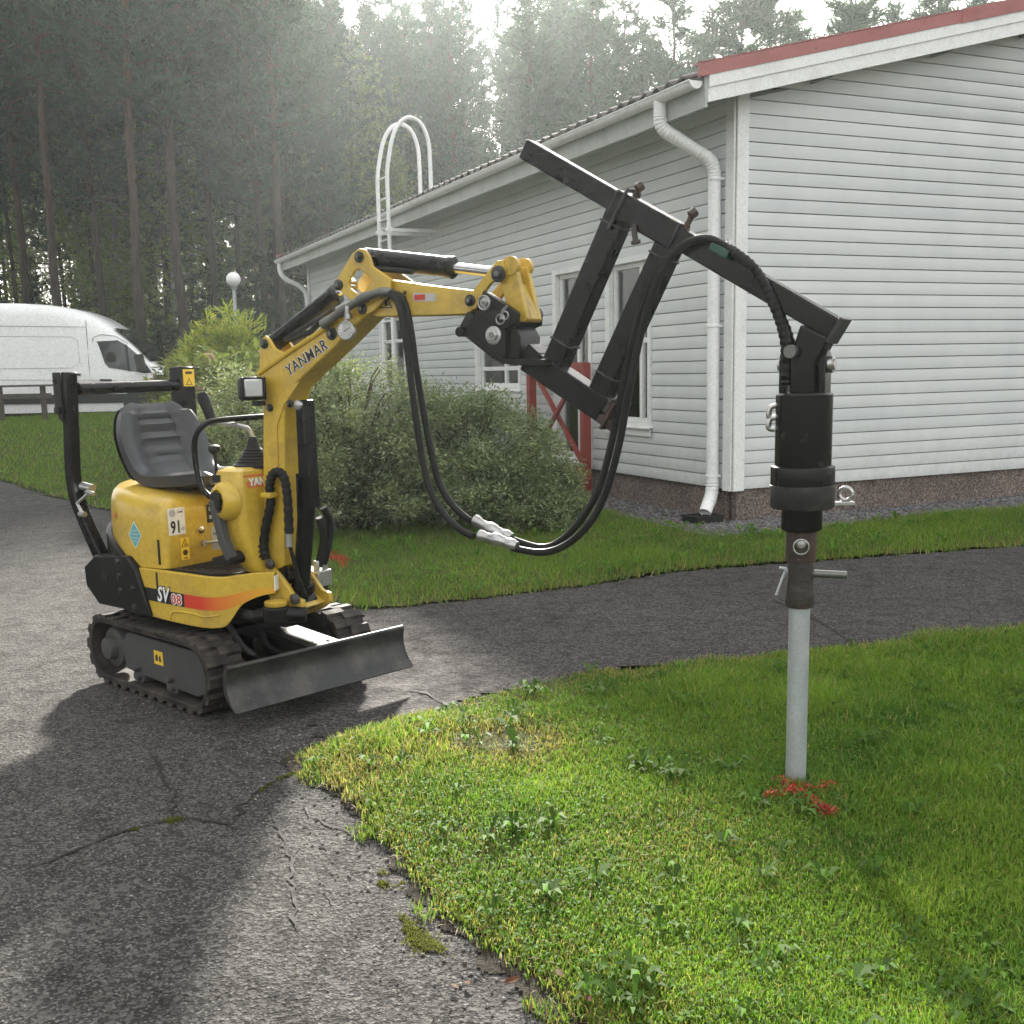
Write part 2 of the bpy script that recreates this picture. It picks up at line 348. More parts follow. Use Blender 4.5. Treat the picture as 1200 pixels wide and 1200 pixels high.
def text(name, s, size, org, xd, yd, mat, parent, bold=0., shear=0., depth=.0008, center=False, sx=1.):
    """flat printed lettering: origin, reading direction and up direction in the parent's frame"""
    cu = bpy.data.curves.new(name, 'FONT'); cu.body = s; cu.size = size; cu.offset = bold; cu.shear = shear; cu.extrude = depth; cu.resolution_u = 3; cu.space_character = 1.08
    if center: cu.align_x = 'CENTER'; cu.align_y = 'CENTER'
    t = bpy.data.objects.new(name, cu); C.objects.link(t)
    dg = bpy.context.evaluated_depsgraph_get(); me = bpy.data.meshes.new_from_object(t.evaluated_get(dg))
    bpy.data.objects.remove(t); bpy.data.curves.remove(cu)
    xd = Vector(xd).normalized(); yd = Vector(yd); yd = (yd-xd*yd.dot(xd)).normalized(); zd = xd.cross(yd)
    m = Matrix((xd*sx, yd, zd)).transposed().to_4x4(); m.translation = Vector(org)
    if globals().get('GX') is not None: m = GX @ m
    me.transform(m); me.materials.clear(); me.materials.append(mat)
    o = bpy.data.objects.new(name, me); C.objects.link(o); o.parent = parent; return o
def quads(name, V, col, mat, parent=None, nper=4):
    """V (N,nper,3) free faces with one colour each"""
    N = len(V); me = bpy.data.meshes.new(name); me.vertices.add(N*nper); me.vertices.foreach_set('co', np.ascontiguousarray(V, dtype=np.float32).ravel())
    me.loops.add(N*nper); me.loops.foreach_set('vertex_index', np.arange(N*nper, dtype=np.int32))
    me.polygons.add(N); me.polygons.foreach_set('loop_start', np.arange(0, N*nper, nper, dtype=np.int32)); me.polygons.foreach_set('loop_total', np.full(N, nper, dtype=np.int32))
    a = me.attributes.new('col', 'FLOAT_COLOR', 'POINT')
    cc = np.ones((N, nper, 4), np.float32); cc[:, :, :3] = col[:, None, :] if col.ndim == 2 else col
    a.data.foreach_set('color', cc.ravel()); me.materials.append(mat); me.update(); me.validate()
    o = bpy.data.objects.new(name, me); C.objects.link(o)
    if parent: o.parent = parent
    return o
def fbm(x, y, seed=0, oct=4, f0=1.):
    """smooth pseudo noise in about -1..1"""
    r = np.random.default_rng(seed); out = np.zeros_like(x, dtype=float); a = 1.; tot = 0
    for o in range(oct):
        for _ in range(3):
            th = r.uniform(0, 2*np.pi); k = f0*2**o*r.uniform(.8, 1.25); ph = r.uniform(0, 6.28)
            out += a*np.sin(k*(x*np.cos(th)+y*np.sin(th))+ph+1.3*np.sin(k*.6*(y*np.cos(th)-x*np.sin(th))+ph*2))/2.2
        tot += a; a *= .55
    return out/tot
def sdf(poly, x, y):
    """signed distance to a polygon, positive inside"""
    P = np.array(poly, float); d = np.full(x.shape, 1e9); ins = np.zeros(x.shape, bool); n = len(P)
    for i in range(n):
        a, b = P[i], P[(i+1) % n]; e = b-a; wx, wy = x-a[0], y-a[1]
        t = np.clip((wx*e[0]+wy*e[1])/(e@e), 0, 1); d = np.minimum(d, np.hypot(wx-t*e[0], wy-t*e[1]))
        c = ((a[1] > y) != (b[1] > y)) & (x < (b[0]-a[0])*(y-a[1])/((b[1]-a[1]) or 1e-9)+a[0]); ins ^= c
    return np.where(ins, d, -d)
def sstep(t): t = np.clip(t, 0, 1); return t*t*(3-2*t)
def terrain(x, y): return .62*sstep((y-11)/13)*sstep((-x-1.5)/3.5)

# ---------------------------------------------------------------- ground, roads, lawns
def sheet(name, mat, x0, x1, y0, y1, cell, zf, mask=None):
    nx, ny = int(round((x1-x0)/cell)), int(round((y1-y0)/cell))
    X, Y = np.meshgrid(np.linspace(x0, x1, nx+1), np.linspace(y0, y1, ny+1)); Z = zf(X, Y)
    V = np.stack([X, Y, Z], -1).reshape(-1, 3); i = np.arange(ny)[:, None]*(nx+1)+np.arange(nx)[None]
    F = np.stack([i, i+1, i+nx+2, i+nx+1], -1).reshape(-1, 4)
    if mask is not None:
        k = mask(X, Y).ravel() > 0; F = F[k[F].sum(1) >= 3]
        used = np.unique(F); re = np.full(len(V), -1); re[used] = np.arange(len(used)); V, F = V[used], re[F]
    me = bpy.data.meshes.new(name); N = len(F)
    me.vertices.add(len(V)); me.vertices.foreach_set('co', V.astype(np.float32).ravel()); me.loops.add(N*4); me.loops.foreach_set('vertex_index', F.astype(np.int32).ravel())
    me.polygons.add(N); me.polygons.foreach_set('loop_start', np.arange(0, N*4, 4, dtype=np.int32)); me.polygons.foreach_set('loop_total', np.full(N, 4, np.int32))
    me.polygons.foreach_set('use_smooth', np.ones(N, bool)); me.materials.append(mat); me.update(); me.validate()
    o = bpy.data.objects.new(name, me); C.objects.link(o); return tag(o, kind='structure')
KX, KY, AZ = 1.9964, 9.9700, R(24.1238)
ca, sa = math.cos(AZ), math.sin(AZ)
def hw(a, b): return (KX+ca*a-sa*b, KY+sa*a+ca*b)                  # house frame to world
PATH_LO = [(-0.82,3.941),(-0.676,4.143),(-0.526,4.279),(-0.368,4.458),(-0.162,4.713),(0.143,4.878),(0.39,5.076),(0.801,5.135),(1.093,5.174),(1.373,5.314),(1.67,5.323),(2.14,5.456),(2.65,5.631)]
PATH_UP = [(-0.901,6.531),(-0.527,6.666),(-0.005,6.925),(0.558,7.206),(1.182,7.605),(2.48,7.975),(3.906,8.382)]
EDGE_A = [(0.147,2.224),(-0.02,2.477),(-0.175,2.717),(-0.271,2.944),(-0.347,3.116),(-0.481,3.377),(-0.598,3.617),(-0.734,3.813)]
LAWN_A = PATH_LO+[(6, 6.9), (12, 8.6), (12, -6), (2.2, -6), (1.0, .4)]+EDGE_A
LAWN_B = PATH_UP+[(6, 9.0), (12, 11.2)]+[hw(11, -.62), hw(-.35, -.62), hw(-.6, -.3), hw(-.6, 14.9), hw(-.6, 18)]+[(-6.5, 25), (-11, 22.6), (-15, 22.0), (-13, 19.5), (-8.6, 17.3), (-7.2, 15.2), (-4.1, 11.6), (-2.6, 9.1), (-1.7, 7.7), (-1.05, 6.75)]
PATH = PATH_LO[1:]+[(6, 6.9), (12, 8.6), (12, 11.2), (6, 9.0)]+PATH_UP[::-1]+[(-1.0, 6.2), (-.72, 5.4), (-.98, 4.7), (-.75, 4.1)]
def edge_noise(x, y): return .030*fbm(x*9, y*9, 3, 3)+.03*fbm(x*2.3, y*2.3, 5, 2)
def mA(x, y): return sdf(LAWN_A, x, y)+edge_noise(x, y)
def mB(x, y): return sdf(LAWN_B, x, y)+edge_noise(x, y)
def zA(x, y): d = np.clip(sdf(LAWN_A, x, y)/.25, 0, 1); return .010+.022*d+.012*d*fbm(x*3, y*3, 11)
def zB(x, y): d = np.clip(sdf(LAWN_B, x, y)/.3, 0, 1); return terrain(x, y)+.012+.02*d+.012*d*fbm(x*2, y*2, 12)
def zdrive(x, y): return terrain(x, y)+.003*fbm(x*.9, y*.9, 4, 2)-.002
g = sheet('ground', M['forest'], -400, 400, -200, 600, 8., lambda x, y: np.where(y > 24, .62, 0)*sstep((-x+14)/10)-.35*sstep(1-np.hypot(x, y-8)/34)-.08)
def near_ground(x, y): return terrain(x, y)-.03
sheet('ground', M['forest'], -26, 26, -6, 46, .5, near_ground)
sheet('driveway', M['asphalt'], -16, 3.5, -5, 20, .1, zdrive, lambda x, y: sdf([(3.2, -5), (-16, -5), (-16, 20), (-9.2, 19), (-2.2, 9.5), (.4, 6.6), (.4, 3.5)], x, y))
sheet('path', M['path'], -1.3, 12, 3.5, 11.5, .05, lambda x, y: zdrive(x, y)*sstep(1.2-x)+.006, lambda x, y: sdf(PATH, x, y)+.02*fbm(x*8, y*8, 9, 2)+.06*(np.abs(x-1) < .5)*0)
M['edge'] = soil('crumbled_edge_soil', (.020, .017, .013), (.040, .034, .026), (.075, .065, .05), 9)
sheet('lawn_edge_soil', M['edge'], -1.2, 1.1, 1.2, 4.6, .009, lambda x, y: zdrive(x, y)+.004+.004*np.clip(fbm(x*40, y*40, 18, 2), 0, 1), lambda x, y: np.minimum(sdf(LAWN_A, x, y)+.05+.05*fbm(x*6, y*6, 15, 3)+.035*fbm(x*26, y*26, 16, 3), .3-sdf(LAWN_A, x, y)))
sheet('lawn', M['lawn'], -1.1, 8, .6, 8, .03, zA, mA)
sheet('lawn', M['lawn'], -4.5, 11.9, 6.2, 11.6, .05, zB, mB)
sheet('lawn', M['lawn'], -16, 0.8, 11.6, 25.1, .12, zB, mB)
sheet('gravel_lane', M['lane'], -24, -4, 22.0, 31, .25, lambda x, y: terrain(x, y)+.012, lambda x, y: 4.2-np.abs(y-26.4)+.12*fbm(x*2, y*2, 8))
sheet('gravel_bed', M['gravelbed'], 0, 1, 0, 1, .5, lambda x, y: 0*x) if False else None
gb = MB(); gb.prism([hw(-.72, -.72), hw(10.8, -.72), hw(10.8, .05), hw(.02, .05), hw(.02, 15.4), hw(-.72, 15.4)], -.02, .018, 'z')
tag(gb.build('gravel_bed', M['gravelbed']), kind='structure')

def scatter_in(poly_mask, x0, x1, y0, y1, n, r):
    x = r.uniform(x0, x1, n); y = r.uniform(y0, y1, n); k = poly_mask(x, y); return x[k], y[k]
def rots(n, r): a = r.uniform(0, 2*np.pi, n); return np.cos(a), np.sin(a)

# loose stones in the bed round the house: real pebbles
def pebbles(name, x, y, z, size, col, r):
    n = len(x); base = np.array([[1, 0, 0], [-.5, .87, 0], [-.5, -.87, 0], [.35, .3, .75], [-.4, .1, .7], [.1, -.45, .65]])
    tri = [(0, 1, 3), (1, 4, 3), (1, 2, 4), (2, 5, 4), (2, 0, 5), (0, 3, 5), (3, 4, 5)]
    P = base[None]*r.uniform(.6, 1.35, (n, 6, 3))*size[:, None, None]; c, s = rots(n, r)
    Q = np.stack([P[..., 0]*c[:, None]-P[..., 1]*s[:, None]+x[:, None], P[..., 0]*s[:, None]+P[..., 1]*c[:, None]+y[:, None], P[..., 2]*.8+z[:, None]-size[:, None]*.12], -1)
    V = Q[:, np.array(tri)].reshape(-1, 3, 3); cc = np.repeat(col, 7, 0)
    return tag(quads(name, V, cc, M['stones'], nper=3), kind='stuff')
r = np.random.default_rng(21)
a_ = np.concatenate([r.uniform(-.7, 5.2, 5200), r.uniform(-.7, -.01, 3600)]); b_ = np.concatenate([r.uniform(-.7, -.01, 5200), r.uniform(-.3, 6.5, 3600)])
gx, gy = KX+ca*a_-sa*b_, KY+sa*a_+ca*b_; gl = r.uniform(.35, 1.3, len(gx))[:, None]*np.array([[.17, .165, .17]])*(1+r.normal(0, .08, (len(gx), 3)))
pebbles('gravel', gx, gy, np.full(len(gx), .018), r.uniform(.010, .027, len(gx)), np.clip(gl, .02, .5), r)
# grit and small stones on the worn drive, denser along the broken edge
x, y = scatter_in(lambda x, y: (mA(x, y) < 0) & (mB(x, y) < 0) & (sdf(PATH, x, y) < 0), -2.6, .9, 1.6, 6, 9000, r)
ed = sdf(LAWN_A, x, y); k = r.uniform(0, 1, len(x)) < np.where(ed > -.30, 1., .12)
x, y = x[k], y[k]; gl = r.uniform(.5, 1.6, len(x))[:, None]*np.array([[.15, .145, .135]])
pebbles('grit', x, y, zdrive(x, y)+.003, r.uniform(.002, .0075, len(x))*np.where(sdf(LAWN_A, x, y) > -.2, 1.25, .9), gl, r)

# cracks in the asphalt: narrow ragged clefts filled with dirt, some with moss
def crack(name, pts, wid, mat, z=.003, kind='structure', zf=None):
    P = np.array(pts); q = [P[0]]
    for a, b in zip(P[:-1], P[1:]):
        n = max(2, int(np.hypot(*(b-a))/.03))
        for t in np.linspace(0, 1, n+1)[1:]: q.append(a+(b-a)*t+r.normal(0, .008, 2))
    q = np.array(q); t = np.gradient(q, axis=0); nn = np.stack([-t[:, 1], t[:, 0]], 1); nn /= np.linalg.norm(nn, axis=1)[:, None]+1e-9
    wv = wid*r.uniform(.25, 1.2, len(q))*np.minimum(1, np.minimum(np.arange(len(q)), np.arange(len(q))[::-1])/3+.15)
    L, Rr = q+nn*wv[:, None]/2, q-nn*wv[:, None]/2; mb = MB(); n = len(q)
    zz = (zdrive(q[:, 0], q[:, 1]) if zf is None else zf(q))+z
    mb.add([(*p, h) for p, h in zip(L, zz)]+[(*p, h) for p, h in zip(Rr, zz)], [(i, i+1, n+i+1, n+i) for i in range(n-1)])
    return tag(mb.build(name, mat), kind=kind)
for pts, wd in (([(-1.505,3.044),(-1.387,3.118),(-1.322,3.217),(-1.231,3.334),(-1.089,3.422),(-1.005,3.397),(-0.913,3.358),(-0.907,3.505),(-0.878,3.696),(-0.791,3.79)], .016), ([(-1.39,4.079),(-1.235,3.757),(-1.103,3.43)], .012),
                ([(-0.847,3.554),(-0.76,3.35),(-0.68,3.131),(-0.615,2.856),(-0.559,2.643)], .012), ([(-0.913,3.358),(-0.818,3.294)], .008), ([(-1.048,3.665),(-0.954,3.582)], .008), ([(-0.716,3.495),(-0.6,3.349),(-0.487,3.213)], .012),
                ([(-0.533,4.872),(-0.388,4.742),(-0.257,4.521)], .020), ([(-3.505,7.49),(-3.23,7.676),(-3.09,8.024)], .010), ([(-0.624,2.907),(-0.536,2.877),(-0.467,2.729)], .008)):
    crack('crack', pts, wd, M['crack'], z=.011 if pts[0][1] > 4.6 and pts[0][0] > -1.2 else .004)
for pts, wd in (([(1.571,6.608),(1.607,6.337),(1.682,5.976),(1.7,5.639),(1.723,5.455)], .018), ([(1.057,5.039),(1.203,5.119),(1.443,5.259),(1.581,5.381)], .03), ([(1.711,5.456),(1.833,5.309)], .012)):
    crack('crack', pts, wd, M['crack'], z=.0085, zf=lambda q: 0*q[:, 0])
MOSS = []
for pts, wd in (([(-1.215,3.327),(-1.15,3.377),(-1.093,3.415)], .028), ([(-0.904,3.491),(-0.872,3.695),(-0.796,3.816)], .02), ([(-0.438,3.033),(-0.377,2.922),(-0.331,2.946)], .045), ([(-0.321,2.723),(-0.256,2.609),(-0.209,2.545)], .05)):
    P_ = np.array(pts); n_ = int(1300*wd/.03); t_ = r.uniform(0, len(P_)-1.001, n_); k_ = t_.astype(int); q_ = P_[k_]+(P_[k_+1]-P_[k_])*(t_-k_)[:, None]+r.normal(0, wd*.45, (n_, 2))*r.uniform(.2, 1, (n_, 1)); kk = fbm(q_[:, 0]*22, q_[:, 1]*22, 71, 3) > .0; MOSS.append(q_[kk])

# ---------------------------------------------------------------- grass
def blades(name, x, y, z, h, wd, col, r, mat=None, lean=1.0, three=True):
    n = len(x); c, s = rots(n, r); l = h*r.uniform(.1, 1., n)*lean; a2 = r.uniform(0, 6.28, n); lx, ly = np.cos(a2)*l, np.sin(a2)*l
    b0 = np.stack([x-c*wd, y-s*wd, z-.004], -1); b1 = np.stack([x+c*wd, y+s*wd, z-.004], -1)
    m0 = np.stack([x-c*wd*.8+lx*.35, y-s*wd*.8+ly*.35, z+h*.6], -1); m1 = np.stack([x+c*wd*.8+lx*.35, y+s*wd*.8+ly*.35, z+h*.6], -1)
    tp = np.stack([x+lx, y+ly, z+h*np.sqrt(np.clip(1-(l/h)**2*.6, .1, 1))], -1)
    if three:
        V = np.stack([b0, b1, m1, m0, m0, m1, tp, tp], 1).reshape(-1, 4, 3)[:, :4]
        Q = np.concatenate([np.stack([b0, b1, m1, m0], 1), np.stack([m0, m1, tp+np.stack([c, s, 0*c], -1)*wd[:, None]*.15, tp-np.stack([c, s, 0*c], -1)*wd[:, None]*.15], 1)])
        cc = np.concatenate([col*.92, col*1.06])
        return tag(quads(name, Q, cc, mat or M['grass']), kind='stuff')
    return tag(quads(name, np.stack([b0, b1, tp], 1), col, mat or M['grass'], nper=3), kind='stuff')
q_ = np.concatenate(MOSS); blades('moss', q_[:, 0], q_[:, 1], zdrive(q_[:, 0], q_[:, 1])+.003, r.uniform(.002, .006, len(q_)), r.uniform(.0008, .0022, len(q_)), np.array([.14, .15, .035])*r.uniform(.5, 1.3, (len(q_), 1)), r, lean=1.4)
LUSH, MID, DRY, PALE = np.array([.098, .205, .028]), np.array([.180, .258, .045]), np.array([.33, .28, .11]), np.array([.22, .29, .09])
def grass_col(n, dry, r, tone=None):
    t = np.clip(r.beta(1.6, 2.2, n)[:, None], 0, 1); c = LUSH*(1-t)+MID*t; c = c*(1 if tone is None else tone[:, None]*np.array([1., 1., 1.])+(tone[:, None]-1)*np.array([.5, 0, -.2])); k = r.uniform(0, 1, n) < dry
    c[k] = DRY*r.uniform(.7, 1.15, (k.sum(), 1)); p = r.uniform(0, 1, n) < .08; c[p] = PALE; return c*r.uniform(.75, 1.25, (n, 1))
def dryness(x, y):
    d = sdf(LAWN_A, x, y); v = .05+.38*np.exp(-np.clip(d, 0, 9)/.16)+.24*sstep(.0+1.1*fbm(x*1.4+3, y*1.4, 31, 3))*sstep((1.9-x)/1.2)
    for px, py, pr, am in ((-.12, 4.02, .26, .75), (.02, 3.95, .2, .5), (-.55, 3.75, .22, .6), (.45, 3.1, .3, .3), (.55, 5.0, .2, .4)): v += am*np.exp(-((x-px)**2+(y-py)**2)/pr**2)
    return np.clip(v, 0, .92)
PILE = (.929, 3.533)
r = np.random.default_rng(5)
n0 = 330000
u = r.uniform(0, 1, n0); y = 1.9+4.3*u**1.55; x = r.uniform(-.95, 1, n0); x = np.where(r.uniform(0, 1, n0) < 1, -.95+(x+.95)/1.95*(.95+np.minimum(3.4, y*.52+.12)), x)
k = mA(x, y) > r.uniform(-.035, .03, n0); x, y = x[k], y[k]
dr = dryness(x, y); bare = np.exp(-((x+.10)**2/.30**2+(y-4.0)**2/.16**2)); bare = np.maximum(bare, .8*sstep((fbm(x*2.6+5, y*2.6, 97, 3)-.42)*5)); k = r.uniform(0, 1, len(x)) > np.clip(.8*bare+.35*(dr-.35), 0, .9)
k &= np.hypot(x-PILE[0], y-PILE[1]) > .05
x, y, dr = x[k], y[k], dr[k]
tall = sstep(.1+fbm(x*1.7, y*1.7, 41, 3)); lush = sstep((x-.6)/1.2)
h = (.016+.040*tall+.020*lush)*(1+.5*np.maximum(0, fbm(x*9, y*9, 98, 2)))*r.uniform(.6, 1.45, len(x))*(1-.5*dr); h += .05*np.exp(-((x-.75)**2/.35**2+(y-4.55)**2/.3**2))*r.uniform(.3, 1, len(x))
blades('grass', x, y, zA(x, y), h, (.0008+.0009*r.uniform(.3, 1.4, len(x)))*(.75+.16*y), grass_col(len(x), dr, r, 1+.30*fbm(x*3.2, y*3.2, 91, 4)+.18*fbm(x*11, y*11, 92, 2)), r)
# the strip between path and house, then the lawn off to the left
n0 = 150000; x = r.uniform(-4.3, 5.4, n0); y = r.uniform(6.2, 11.6, n0); k = (mB(x, y) > r.uniform(-.075, .03, n0)); x, y = x[k], y[k]
d = sdf(LAWN_B, x, y); blades('grass', x, y, zB(x, y), (.035+.035*sstep(.2+fbm(x*2, y*2, 43)))*r.uniform(.5, 1.5, len(x)), r.uniform(.0022, .0045, len(x)), grass_col(len(x), .05+.25*np.exp(-np.clip(d, 0, 9)/.1), r, 1+.25*fbm(x*2.2, y*2.2, 93, 3)), r, three=False)
n0 = 110000; x = r.uniform(-16, .3, n0); y = r.uniform(11.4, 24, n0); k = mB(x, y) > r.uniform(-.06, .04, n0); x, y = x[k], y[k]
blades('grass', x, y, zB(x, y), .06*r.uniform(.5, 1.5, len(x)), r.uniform(.005, .011, len(x)), grass_col(len(x), .05, r), r, three=False)
# broad-leaved weeds in the turf: clover, yarrow and rosettes, far too many to count
def weed_leaves(x, y, z, ln, wd, az, lift, col, r):
    c, s = np.cos(az), np.sin(az); ex = np.stack([c, s, 0*c], -1); ey = np.stack([-s, c, 0*c], -1); up = np.array([0, 0, 1.])
    p = np.stack([x, y, z], -1); m_ = p+ex*ln[:, None]*.55+up*(lift*ln)[:, None]; t = p+ex*ln[:, None]+up*(lift*ln*.8)[:, None]
    return np.stack([p, m_-ey*wd[:, None]+up*.003, t, m_+ey*wd[:, None]+up*.003], 1)
Vs, Cs = [], []
n0 = 46000; x = r.uniform(-.95, 3.3, n0); y = 1.95+4.2*r.uniform(0, 1, n0)**1.4; k = (mA(x, y) > 0) & (fbm(x*2.2, y*2.2, 51, 3) > r.uniform(-.3, .7, n0)) & (np.hypot(x-PILE[0], y-PILE[1]) > .05); x, y = x[k], y[k]; n = len(x)
Vs.append(weed_leaves(x, y, zA(x, y)+r.uniform(.008, .03, n), r.uniform(.007, .020, n), r.uniform(.0025, .0065, n), r.uniform(0, 6.28, n), r.uniform(-.1, .6, n), None, r)); Cs.append(np.array([.09, .19, .035])*r.uniform(.6, 1.5, (n, 1)))
nr = 430; x = r.uniform(-.9, 3, nr); y = 1.95+4.2*r.uniform(0, 1, nr)**1.3; k = (mA(x, y) > .02) & (np.hypot(x-PILE[0], y-PILE[1]) > .12); x, y = x[k], y[k]
for px, py in zip(x, y):
    q = r.integers(6, 13); az = r.uniform(0, 6.28)+np.arange(q)*2.4; z0 = float(zA(np.array([px]), np.array([py]))[0])
    ln = r.uniform(.028, .075, q)*r.uniform(.55, 1.15); Vs.append(weed_leaves(np.full(q, px), np.full(q, py), np.full(q, z0+.006), ln, ln*r.uniform(.10, .19, q), az, r.uniform(.25, .95, q), None, r)); Cs.append(np.array([.095, .185, .035])*r.uniform(.5, 1.3, (q, 1)))
nr = 260; x = r.uniform(-3.8, 4, nr); y = r.uniform(6.5, 10, nr); k = mB(x, y) > .02; x, y = x[k], y[k]
for px, py in zip(x, y):
    q = 8; az = r.uniform(0, 6.28)+np.arange(q)*2.4; ln = r.uniform(.04, .09, q); Vs.append(weed_leaves(np.full(q, px), np.full(q, py), np.full(q, .035), ln, ln*.16, az, r.uniform(.3, .9, q), None, r)); Cs.append(np.array([.10, .19, .03])*r.uniform(.7, 1.4, (q, 1)))
tag(quads('weeds', np.concatenate(Vs), np.concatenate(Cs), M['weed']), kind='stuff')
# dead thatch between the blades near the edge
n0 = 9000; x = r.uniform(-.95, 2.5, n0); y = r.uniform(1.9, 5.6, n0); k = (mA(x, y) > -.06) & (r.uniform(0, 1, n0) < dryness(x, y)); x, y = x[k], y[k]; n = len(x)
tag(quads('thatch', weed_leaves(x, y, np.maximum(zA(x, y), .012)+r.uniform(0, .012, n), r.uniform(.02, .06, n), np.full(n, .0016), r.uniform(0, 6.28, n), r.uniform(-.05, .2, n), None, r), np.array([.34, .27, .13])*r.uniform(.5, 1.2, (n, 1)), M['grass']), kind='stuff')
n0 = 5200; x = r.uniform(-3.2, 1.0, n0); y = r.uniform(1.6, 7.5, n0); k = (mA(x, y) < -.01) & (mB(x, y) < 0) & (fbm(x*1.5, y*1.5, 81, 3) > r.uniform(-.6, .5, n0)); x, y = x[k], y[k]; n = len(x)
zz = zdrive(x, y)+np.where(sdf(PATH, x, y) > -.05, .0095, .003)
tag(quads('needle_litter', weed_leaves(x, y, zz, r.uniform(.012, .045, n), np.full(n, .0008), r.uniform(0, 6.28, n), r.uniform(0, .06, n), None, r), np.array([.14, .085, .045])*r.uniform(.4, 1.4, (n, 1)), M['grass']), kind='stuff')
n0 = 60000; x = r.uniform(-1.1, .6, n0); y = r.uniform(1.8, 4.3, n0); d = sdf(LAWN_A, x, y); k = (d > -.09) & (d < .02) & (fbm(x*13, y*13, 83, 2) > .30+1.2*np.clip(-d, 0, 1)+r.uniform(-.05, .2, n0)); x, y = x[k], y[k]
blades('stray_grass', x, y, zdrive(x, y)+.006, r.uniform(.012, .035, len(x)), .0009+.0008*r.uniform(.3, 1.4, len(x)), grass_col(len(x), .35, r), r)
# red survey paint sprayed on the turf
def spray(lab, strokes, n, zf, hh, seed):
    r = np.random.default_rng(seed); X, Y = [], []
    for (x0, y0, x1, y1, wd) in strokes:
        t = r.uniform(0, 1, n); X.append(x0+(x1-x0)*t+r.normal(0, wd, n)); Y.append(y0+(y1-y0)*t+r.normal(0, wd, n))
    x, y = np.concatenate(X), np.concatenate(Y); n = len(x); k = np.hypot(x-PILE[0], y-PILE[1]) > .042; x, y = x[k], y[k]; n = len(x)
    col = np.array([.60, .040, .035])*r.uniform(.3, 1.15, (n, 1)); z = zf(x, y)
    fl = weed_leaves(x, y, z+r.uniform(.008, .030, n), r.uniform(.006, .018, n), r.uniform(.0018, .0045, n), r.uniform(0, 6.28, n), r.uniform(-.1, .3, n), None, r)
    o2 = tag(quads('sprayed_flecks', fl, col, M['redspray']), kind='stuff')
    o = blades('red_paint_mark', x, y, z, hh*r.uniform(.6, 1.5, n), r.uniform(.0018, .0042, n), col, r, M['redspray'], lean=1.)
    o2.parent = o; return tag(o, lab, 'paint mark', kind='thing')
(xa, ya), (xb, yb), (xc, yc), (xd, yd), (xe, ye) = [(0.806,3.398),(1.03,3.459),(0.877,3.52),(0.908,3.421),(0.96,3.244)]
spray('red spray paint cross on the grass at the foot of the grey pile', [(xa, ya, xb, yb, .012), (xd, yd, xe, ye, .010), (xc, yc, xd, yd, .014)], 190, zA, .026, 61)
r = np.random.default_rng(66); t_ = r.uniform(0, 6.28, 420); q_ = .036+np.abs(r.normal(0, .022, 420)); px_, py_ = PILE[0]+np.cos(t_)*q_, PILE[1]+np.sin(t_)*q_
pebbles('loose_soil', px_, py_, zA(px_, py_)+r.uniform(0, .012, 420)*np.exp(-(q_-.036)/.02), r.uniform(.003, .010, 420), np.array([.035, .024, .016])*r.uniform(.5, 1.6, (420, 1)), r)
(xa, ya), (xb, yb), (xc, yc), (xd, yd) = [(-1.393,8.272),(-1,8.038),(-1.391,8.548),(-1.181,7.778)]
spray('red spray paint mark on the lawn behind the excavator', [(xa, ya, (xa+xb)/2, yb, .02), (xc, yc, xd, yd, .018)], 80, zB, .034, 62)
# a few fallen leaves
leafy = MB(); leafy.add([(0, -.03, 0), (.014, -.008, .004), (.011, .016, .006), (0, .032, .002), (-.012, .014, .007), (-.014, -.010, .003)], [(0, 1, 2, 3), (0, 3, 4, 5)])
M['deadleaf'] = paint('fallen_leaf_brown', (.10, .042, .022), (.16, .08, .04), .7, .8, sc1=30, spec=.1)
M['paleleaf'] = paint('fallen_leaf_pale', (.12, .082, .045), (.14, .09, .05), .7, .8, sc1=30, spec=.1)
lm = [leafy.mesh('fallen_leaf', M['deadleaf']), leafy.mesh('fallen_leaf', M['paleleaf'])]
spots = [(0.352,3.208),(0.09,2.363),(-0.123,2.379),(-0.152,2.365),(0.149,2.257),(-0.15,3.152),(-0.02,2.386),(-0.532,3.79),(-0.406,3.74)]
lname = ['reddish fallen leaf lying in the grass left of the pile foot', 'fallen leaf on the crumbled asphalt edge near the lower frame edge', 'fallen leaf on the asphalt beside the mossy lawn corner', 'small fallen leaf on the asphalt, left of its neighbour by the lawn corner',
         'fallen leaf at the very bottom where asphalt meets grass', 'fallen leaf in thin dry grass near the broken asphalt edge', 'fallen leaf on bare soil at the lawn edge, lower middle', 
         'fallen leaf in yellowed weeds at the left tip of the lawn', 'fallen leaf at the dry lawn tip near the excavator blade']
for i, ((px, py), lb) in enumerate(zip(spots, lname)):
    o = bpy.data.objects.new('fallen_leaf', lm[i % 2]); C.objects.link(o); on = float(mA(np.array([px]), np.array([py]))[0]) > 0
    o.location = (px, py, (float(zA(np.array([px]), np.array([py]))[0])+.028) if on else .012); o.rotation_euler = (random.uniform(-.4, .4), random.uniform(-.4, .4), random.uniform(0, 6)); s = random.uniform(.45, .7); o.scale = (s, s, s)
    tag(o, lb, 'leaf', 'fallen leaves on the ground')

# ---------------------------------------------------------------- the house (its own frame: x along the gable, y along the long wall, z up)
HW, HL_ = 10.0, 14.7
house = thing('house', 'long single-storey house with pale grey boards and red roof trim', 'house', (KX, KY, 0), AZ)
ZB, BP = .3005, .115
US = lambda a: 3.63+.2468*min(a, HW-a)                    # lower edge of the bargeboard
